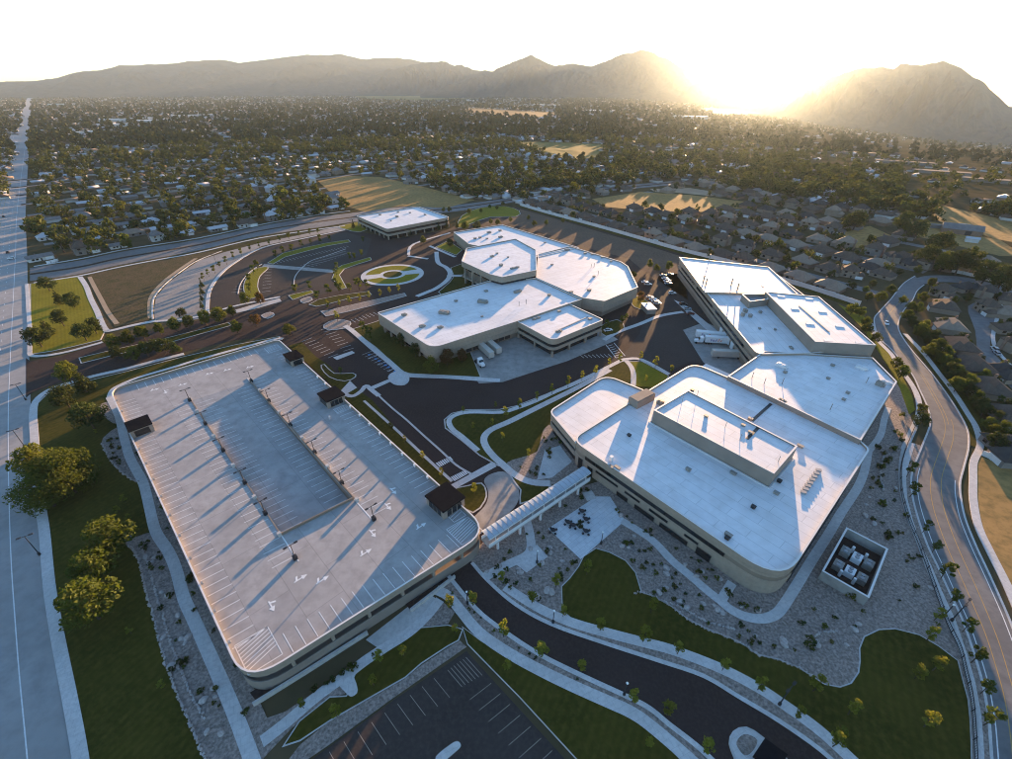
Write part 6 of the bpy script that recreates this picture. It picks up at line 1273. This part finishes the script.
# the far town: too many to count
g = random.Random(99)
for _ in range(70000):
    r = 420 * (9000 / 420) ** g.random(); az = R(g.uniform(-52, 54)); x, y = r * math.sin(az), r * math.cos(az); z = zt(x, y); px = to_px((x, y, z))
    if px[0] < -30 or px[0] > 1045 or px[1] < 90 or px[1] > 250: continue
    if px[0] < 31 + max(0, (141 - px[1]) * -.02) and px[0] > 31 - 38 * 460 / max(1, r * .93) - 2 and px[1] < 290: continue
    dens = .85
    if px[0] > 620 and px[1] < 158: dens = .35
    if px[0] > 800 and px[1] < 170: dens = .18
    if px[0] > 900 and px[1] < 212: dens = .10
    if any(inside(px, p) for p in allf) or inside(px, cross_px): continue
    if r < 1000 and (px[0] < 620 and (Vector((x, y)) - O1).dot(V1_) < 610 and (Vector((x, y)) - O1).dot(V1_) > -5 and px[0] > 30): continue
    if -5 < (Vector((x, y)) - O2).dot(V2_) < 262 and (Vector((x, y)) - O2).dot(swd) > -30: continue
    if (Vector((x, y)) - O2).dot(V2_) < 0 and px[1] > 200: continue
    if inside(px, [(860, 262), (1100, 262), (1100, 800), (860, 340)]) or inside(px, [(340, 195), (520, 200), (520, 250), (330, 250)]): continue
    dens *= .35 + 1.5 * max(0, min(1, .5 + 1.3 * mnoise.noise(Vector((x / 130, y / 130, 3)))))
    if r < 1500: dens *= .72
    elif r < 2600: dens *= .8
    if g.random() > dens: continue
    if g.random() < (.40 if px[0] < 560 else .2): MASS_H.append((x, y, z, g.choice((0, 1.57)) + .7, g.uniform(.75, 1.05) * (1 if g.random() < .985 else 1.5), g.randrange(6)))
    else: MASS_T.append((x, y, z, g.uniform(0, 6), g.choice((4, 6, 7, 8, 9, 11, 13, 15)), g.randrange(6)))
def mass(name, items, temps, mats, scale):
    V, F, MI = [], [], []; off = 0
    for k, (tv, tf, tm) in enumerate(temps):
        it = np.array([i[:5] for i in items if i[5] % len(temps) == k]);
        if not len(it): continue
        tv = np.array(tv); n = len(tv); s = it[:, 4] * scale; co, si = np.cos(it[:, 3]), np.sin(it[:, 3])
        X = it[:, 0, None] + s[:, None] * (tv[None, :, 0] * co[:, None] - tv[None, :, 1] * si[:, None]); Y = it[:, 1, None] + s[:, None] * (tv[None, :, 0] * si[:, None] + tv[None, :, 1] * co[:, None]); Z = it[:, 2, None] + s[:, None] * tv[None, :, 2]
        V.append(np.stack([X, Y, Z], 2).reshape(-1, 3))
        for f, m in zip(tf, tm):
            pass
        L3 = np.array([list(f) + [-1] * (4 - len(f)) for f in tf]); ff = (L3[None] + (np.arange(len(it)) * n)[:, None, None] + off); ff[:, L3 < 0] = -1; F.append(ff.reshape(-1, 4)); MI.append(np.tile(tm, len(it))); off += len(it) * n
    V = np.concatenate(V); F = np.concatenate(F); MI = np.concatenate(MI); me = bpy.data.meshes.new(name)
    cnt = (F >= 0).sum(1); me.vertices.add(len(V)); me.vertices.foreach_set('co', V.ravel()); idx = F[F >= 0]; me.loops.add(len(idx)); me.loops.foreach_set('vertex_index', idx.astype(np.int32))
    me.polygons.add(len(F)); st_ = np.concatenate([[0], np.cumsum(cnt)[:-1]]); me.polygons.foreach_set('loop_start', st_.astype(np.int32)); me.polygons.foreach_set('material_index', MI.astype(np.int32))
    for m in mats: me.materials.append(m)
    me.update(calc_edges=True); return link(name, me, kind='stuff')
def hmass(rm, wmi, v):
    mb = MB(); 
    if v: mb.box((0, 0, 0), (14, 10, 3), 0, wmi); o = len(mb.f); hip(mb, -7, 7, -5, 5, 3, .55, .5)
    else: mb.box((0, 0, 0), (15, 9, 2.8), 0, wmi); o = len(mb.f); hip(mb, -7.5, 7.5, -4.5, 4.5, 2.8, .4, .5, True)
    return mb.v, mb.f, [wmi] * o + [rm] * (len(mb.f) - o)
nearT = [t for t in MASS_T if math.hypot(t[0], t[1]) < 1300]; farT = [t for t in MASS_T if math.hypot(t[0], t[1]) >= 1300]
mass('far_rooftops', MASS_H, [hmass(0, 4, 1), hmass(1, 5, 1), hmass(2, 4, 0), hmass(3, 4, 0), hmass(3, 5, 0), hmass(0, 4, 1)], [MT['r_brown'], MT['r_grey'], MT['r_tan'], MT['r_white'], MT['h_white'], MT['h_tan']], 1.0)
def tmass(seed, n, leaf, mi):
    g_ = np.random.default_rng(seed); bl = np.array(round_blobs(seed, 1, .95, .1, 10)); idx = g_.integers(0, len(bl), n); d = g_.normal(size=(n, 3)); d /= np.linalg.norm(d, axis=1)[:, None]
    c_ = bl[idx, :3] + d * bl[idx, 3:4] * g_.uniform(.6, 1.1, (n, 1)); a_ = np.cross(d + g_.normal(size=(n, 3)) * .6, g_.normal(size=(n, 3))); a_ /= np.linalg.norm(a_, axis=1)[:, None]; b_ = np.cross(d, a_)
    v = np.stack([c_ - a_ * leaf, c_ - b_ * leaf * .8, c_ + a_ * leaf, c_ + b_ * leaf * .8], 1).reshape(-1, 3)
    return v.tolist(), [(4 * i, 4 * i + 1, 4 * i + 2, 4 * i + 3) for i in range(n)], [mi] * n
mass('suburb_trees', nearT, [tmass(400 + i, 130, .105, (0, 1, 1)[i % 3]) for i in range(6)], [MT['f_sub'], MT['f_dark']], 1.0)
mass('far_trees', farT, [tmass(500 + i, 22, .30, 0) for i in range(6)], [MT['f_far']], 1.15)
# pale warehouses far out
for i, (px, L_, W_) in enumerate((((112, 127), 130, 30), ((130, 121), 190, 40), ((152, 122.5), 120, 50), ((195, 117), 170, 30), ((62, 105), 160, 50), ((160, 103), 140, 40), ((240, 95), 200, 60), ((470, 101), 160, 40), ((545, 106), 200, 60), ((600, 112), 160, 50), ((690, 118), 150, 60), ((735, 114), 180, 60), ((850, 154), 110, 14), ((940, 174), 70, 14), ((985, 182), 60, 14), ((86, 135), 40, 18), ((905, 164), 90, 12))):
    c = PT(*px); o = empty('warehouse', c, f'{ordw(i+1)} pale flat-roofed warehouse in the distant town, counted from the boulevard side', 'warehouse', .75 if px[0] < 400 else -.6, 'distant warehouses'); hh_ = 8 if px[0] < 800 else 4; MB().box((0, 0, -4), (L_, W_, 4 + hh_)).build('wall', MT['h_white' if px[0] < 800 else 'h_grey'], o); MB().box((0, 0, hh_), (L_ + 1, W_ + 1, .5)).build('roof', MT['cap' if px[0] < 800 else 'r_tan'], o)

# ------------------------------------------------------------------ mountains
def mountain(name, sky_px, dist, depth, seed, foot=1.0):
    """ridge from skyline points at a distance; slopes run down towards us with gullies"""
    g_ = np.random.default_rng(seed); xs = np.array([p[0] for p in sky_px]); ys = np.array([p[1] for p in sky_px]); n = 320; m = 44
    X = np.linspace(xs[0], xs[-1], n); Y = np.interp(X, xs, ys); jit = sum(np.interp(X, np.linspace(xs[0], xs[-1], k), g_.normal(size=k)) * a for k, a in ((45, .7), (110, .35), (230, .15))); Y = Y + jit
    gul = [sum(np.interp(np.linspace(0, 1, n), np.linspace(0, 1, k), g_.normal(size=k)) * a for k, a in ((16, 1.0), (40, .8), (90, .55), (170, .3))) for _ in range(4)]
    vs = []
    for j in range(m + 6):
        for i in range(n):
            d = ray(X[i], Y[i]); hd = math.hypot(d.x, d.y); top = CAM_H + d.z / hd * dist
            t = j / m
            if j <= m: q = dist - depth * t; k = (1 - t) ** 1.25
            else: q = dist + depth * .25 * (j - m); k = max(0, 1 - .2 * (j - m))
            gg = abs(gul[0][int(i + j * .5) % n]) * 1.6 * (1 - abs(2 * t - 1)) - abs(gul[1][int(i - j * .8) % n]) * 1.1 * (1 - t) + gul[2][int(i + j * 2) % n] * .5 * t
            x, y = d.x / hd * q, d.y / hd * q; base = zt(x, y) - 3
            z = base + (top - base) * k + (gg * 75 * (top - base) / 700 * math.sin(math.pi * min(1, t)) if j <= m else 0)
            if j == m: z = base - 40
            vs.append((x, y, z))
    # order rows: far slope first
    order = list(range(m + 5, m, -1)) + list(range(0, m + 1)); fs = []
    for a, b in zip(order[:-1], order[1:]):
        for i in range(n - 1): fs.append((a * n + i, a * n + i + 1, b * n + i + 1, b * n + i))
    o = MB().add(vs, fs).build(name, MT['mtn'], kind='structure'); o.data.polygons.foreach_set('use_smooth', [True] * len(o.data.polygons)); return o
mountain('mountains', [(-160, 84), (0, 82), (50, 80), (77, 72.6), (121, 65), (161, 64), (188, 61), (215, 60), (242, 63), (269, 59.5), (302, 55), (340, 54.5), (365, 59), (399, 58), (423, 62.5), (460, 68), (520, 76), (600, 86)], 12600, 3600, 12)
mountain('mountains', [(-160, 93), (0, 91), (90, 87), (170, 80), (250, 75), (320, 72), (400, 76), (470, 84), (530, 92)], 11300, 2600, 8)
mountain('mountains', [(300, 92), (350, 84), (385, 72), (420, 63), (444, 61), (470, 69), (500, 78), (560, 88)], 10600, 2200, 2)
mountain('mountains', [(420, 92), (460, 80), (482, 72), (503, 66), (530.6, 55.5), (555, 66), (572, 63), (586, 66), (607, 61), (624, 53), (638, 49.7), (652, 52), (676, 64), (705, 78), (745, 92), (780, 100)], 9600, 3000, 3)
mountain('mountains', [(760, 112), (800, 94), (816, 87), (833, 77), (860, 67), (887, 68.5), (907, 63.5), (921, 66), (944, 61), (961, 67.5), (984.5, 83.7), (1005, 103), (1040, 128), (1090, 160), (1150, 190)], 8200, 2900, 4)
mountain('mountains', [(930, 118), (1000, 106), (1050, 104), (1110, 112), (1200, 130)], 11500, 2600, 5)

# ------------------------------------------------------------------ haze
hm = bpy.data.materials.new('valley_haze'); hm.use_nodes = True; hn = hm.node_tree; hn.nodes.remove(hn.nodes['Principled BSDF'])
ad = hn.nodes.new('ShaderNodeAddShader')
for k, (dn, an, cl_) in enumerate(((2.5e-5, .08, (.62, .86, 1.0, 1)), (4.2e-6, .948, (1.0, .66, .46, 1)))):     # even haze, plus an added warm forward lobe imitating the sun's lens glare
    pv_ = hn.nodes.new('ShaderNodeVolumePrincipled'); pv_.inputs['Color'].default_value = cl_; pv_.inputs['Density'].default_value = dn; pv_.inputs['Anisotropy'].default_value = an; hn.links.new(pv_.outputs[0], ad.inputs[k])
hn.links.new(ad.outputs[0], hn.nodes['Material Output'].inputs['Volume'])
zs = [min((v.co.z for v in o.data.vertices), default=0) for o in bpy.data.objects if o.type == 'MESH' and o.name.startswith(('mountains', 'ground'))]; zx = [max(v.co.z for v in o.data.vertices) for o in bpy.data.objects if o.type == 'MESH' and o.name.startswith('mountains')]
zlo, zhi = min(zs) - 1, max(zx) + 10
MB().box((0, 0, zlo), (34000, 34000, zhi - zlo)).build('haze', hm, kind='stuff')
print('haze', zlo, zhi, 'houses', n_house, n2, 'trees', n_tree, 'mass', len(MASS_H), len(nearT), len(farT), 'objects', len(bpy.data.objects))
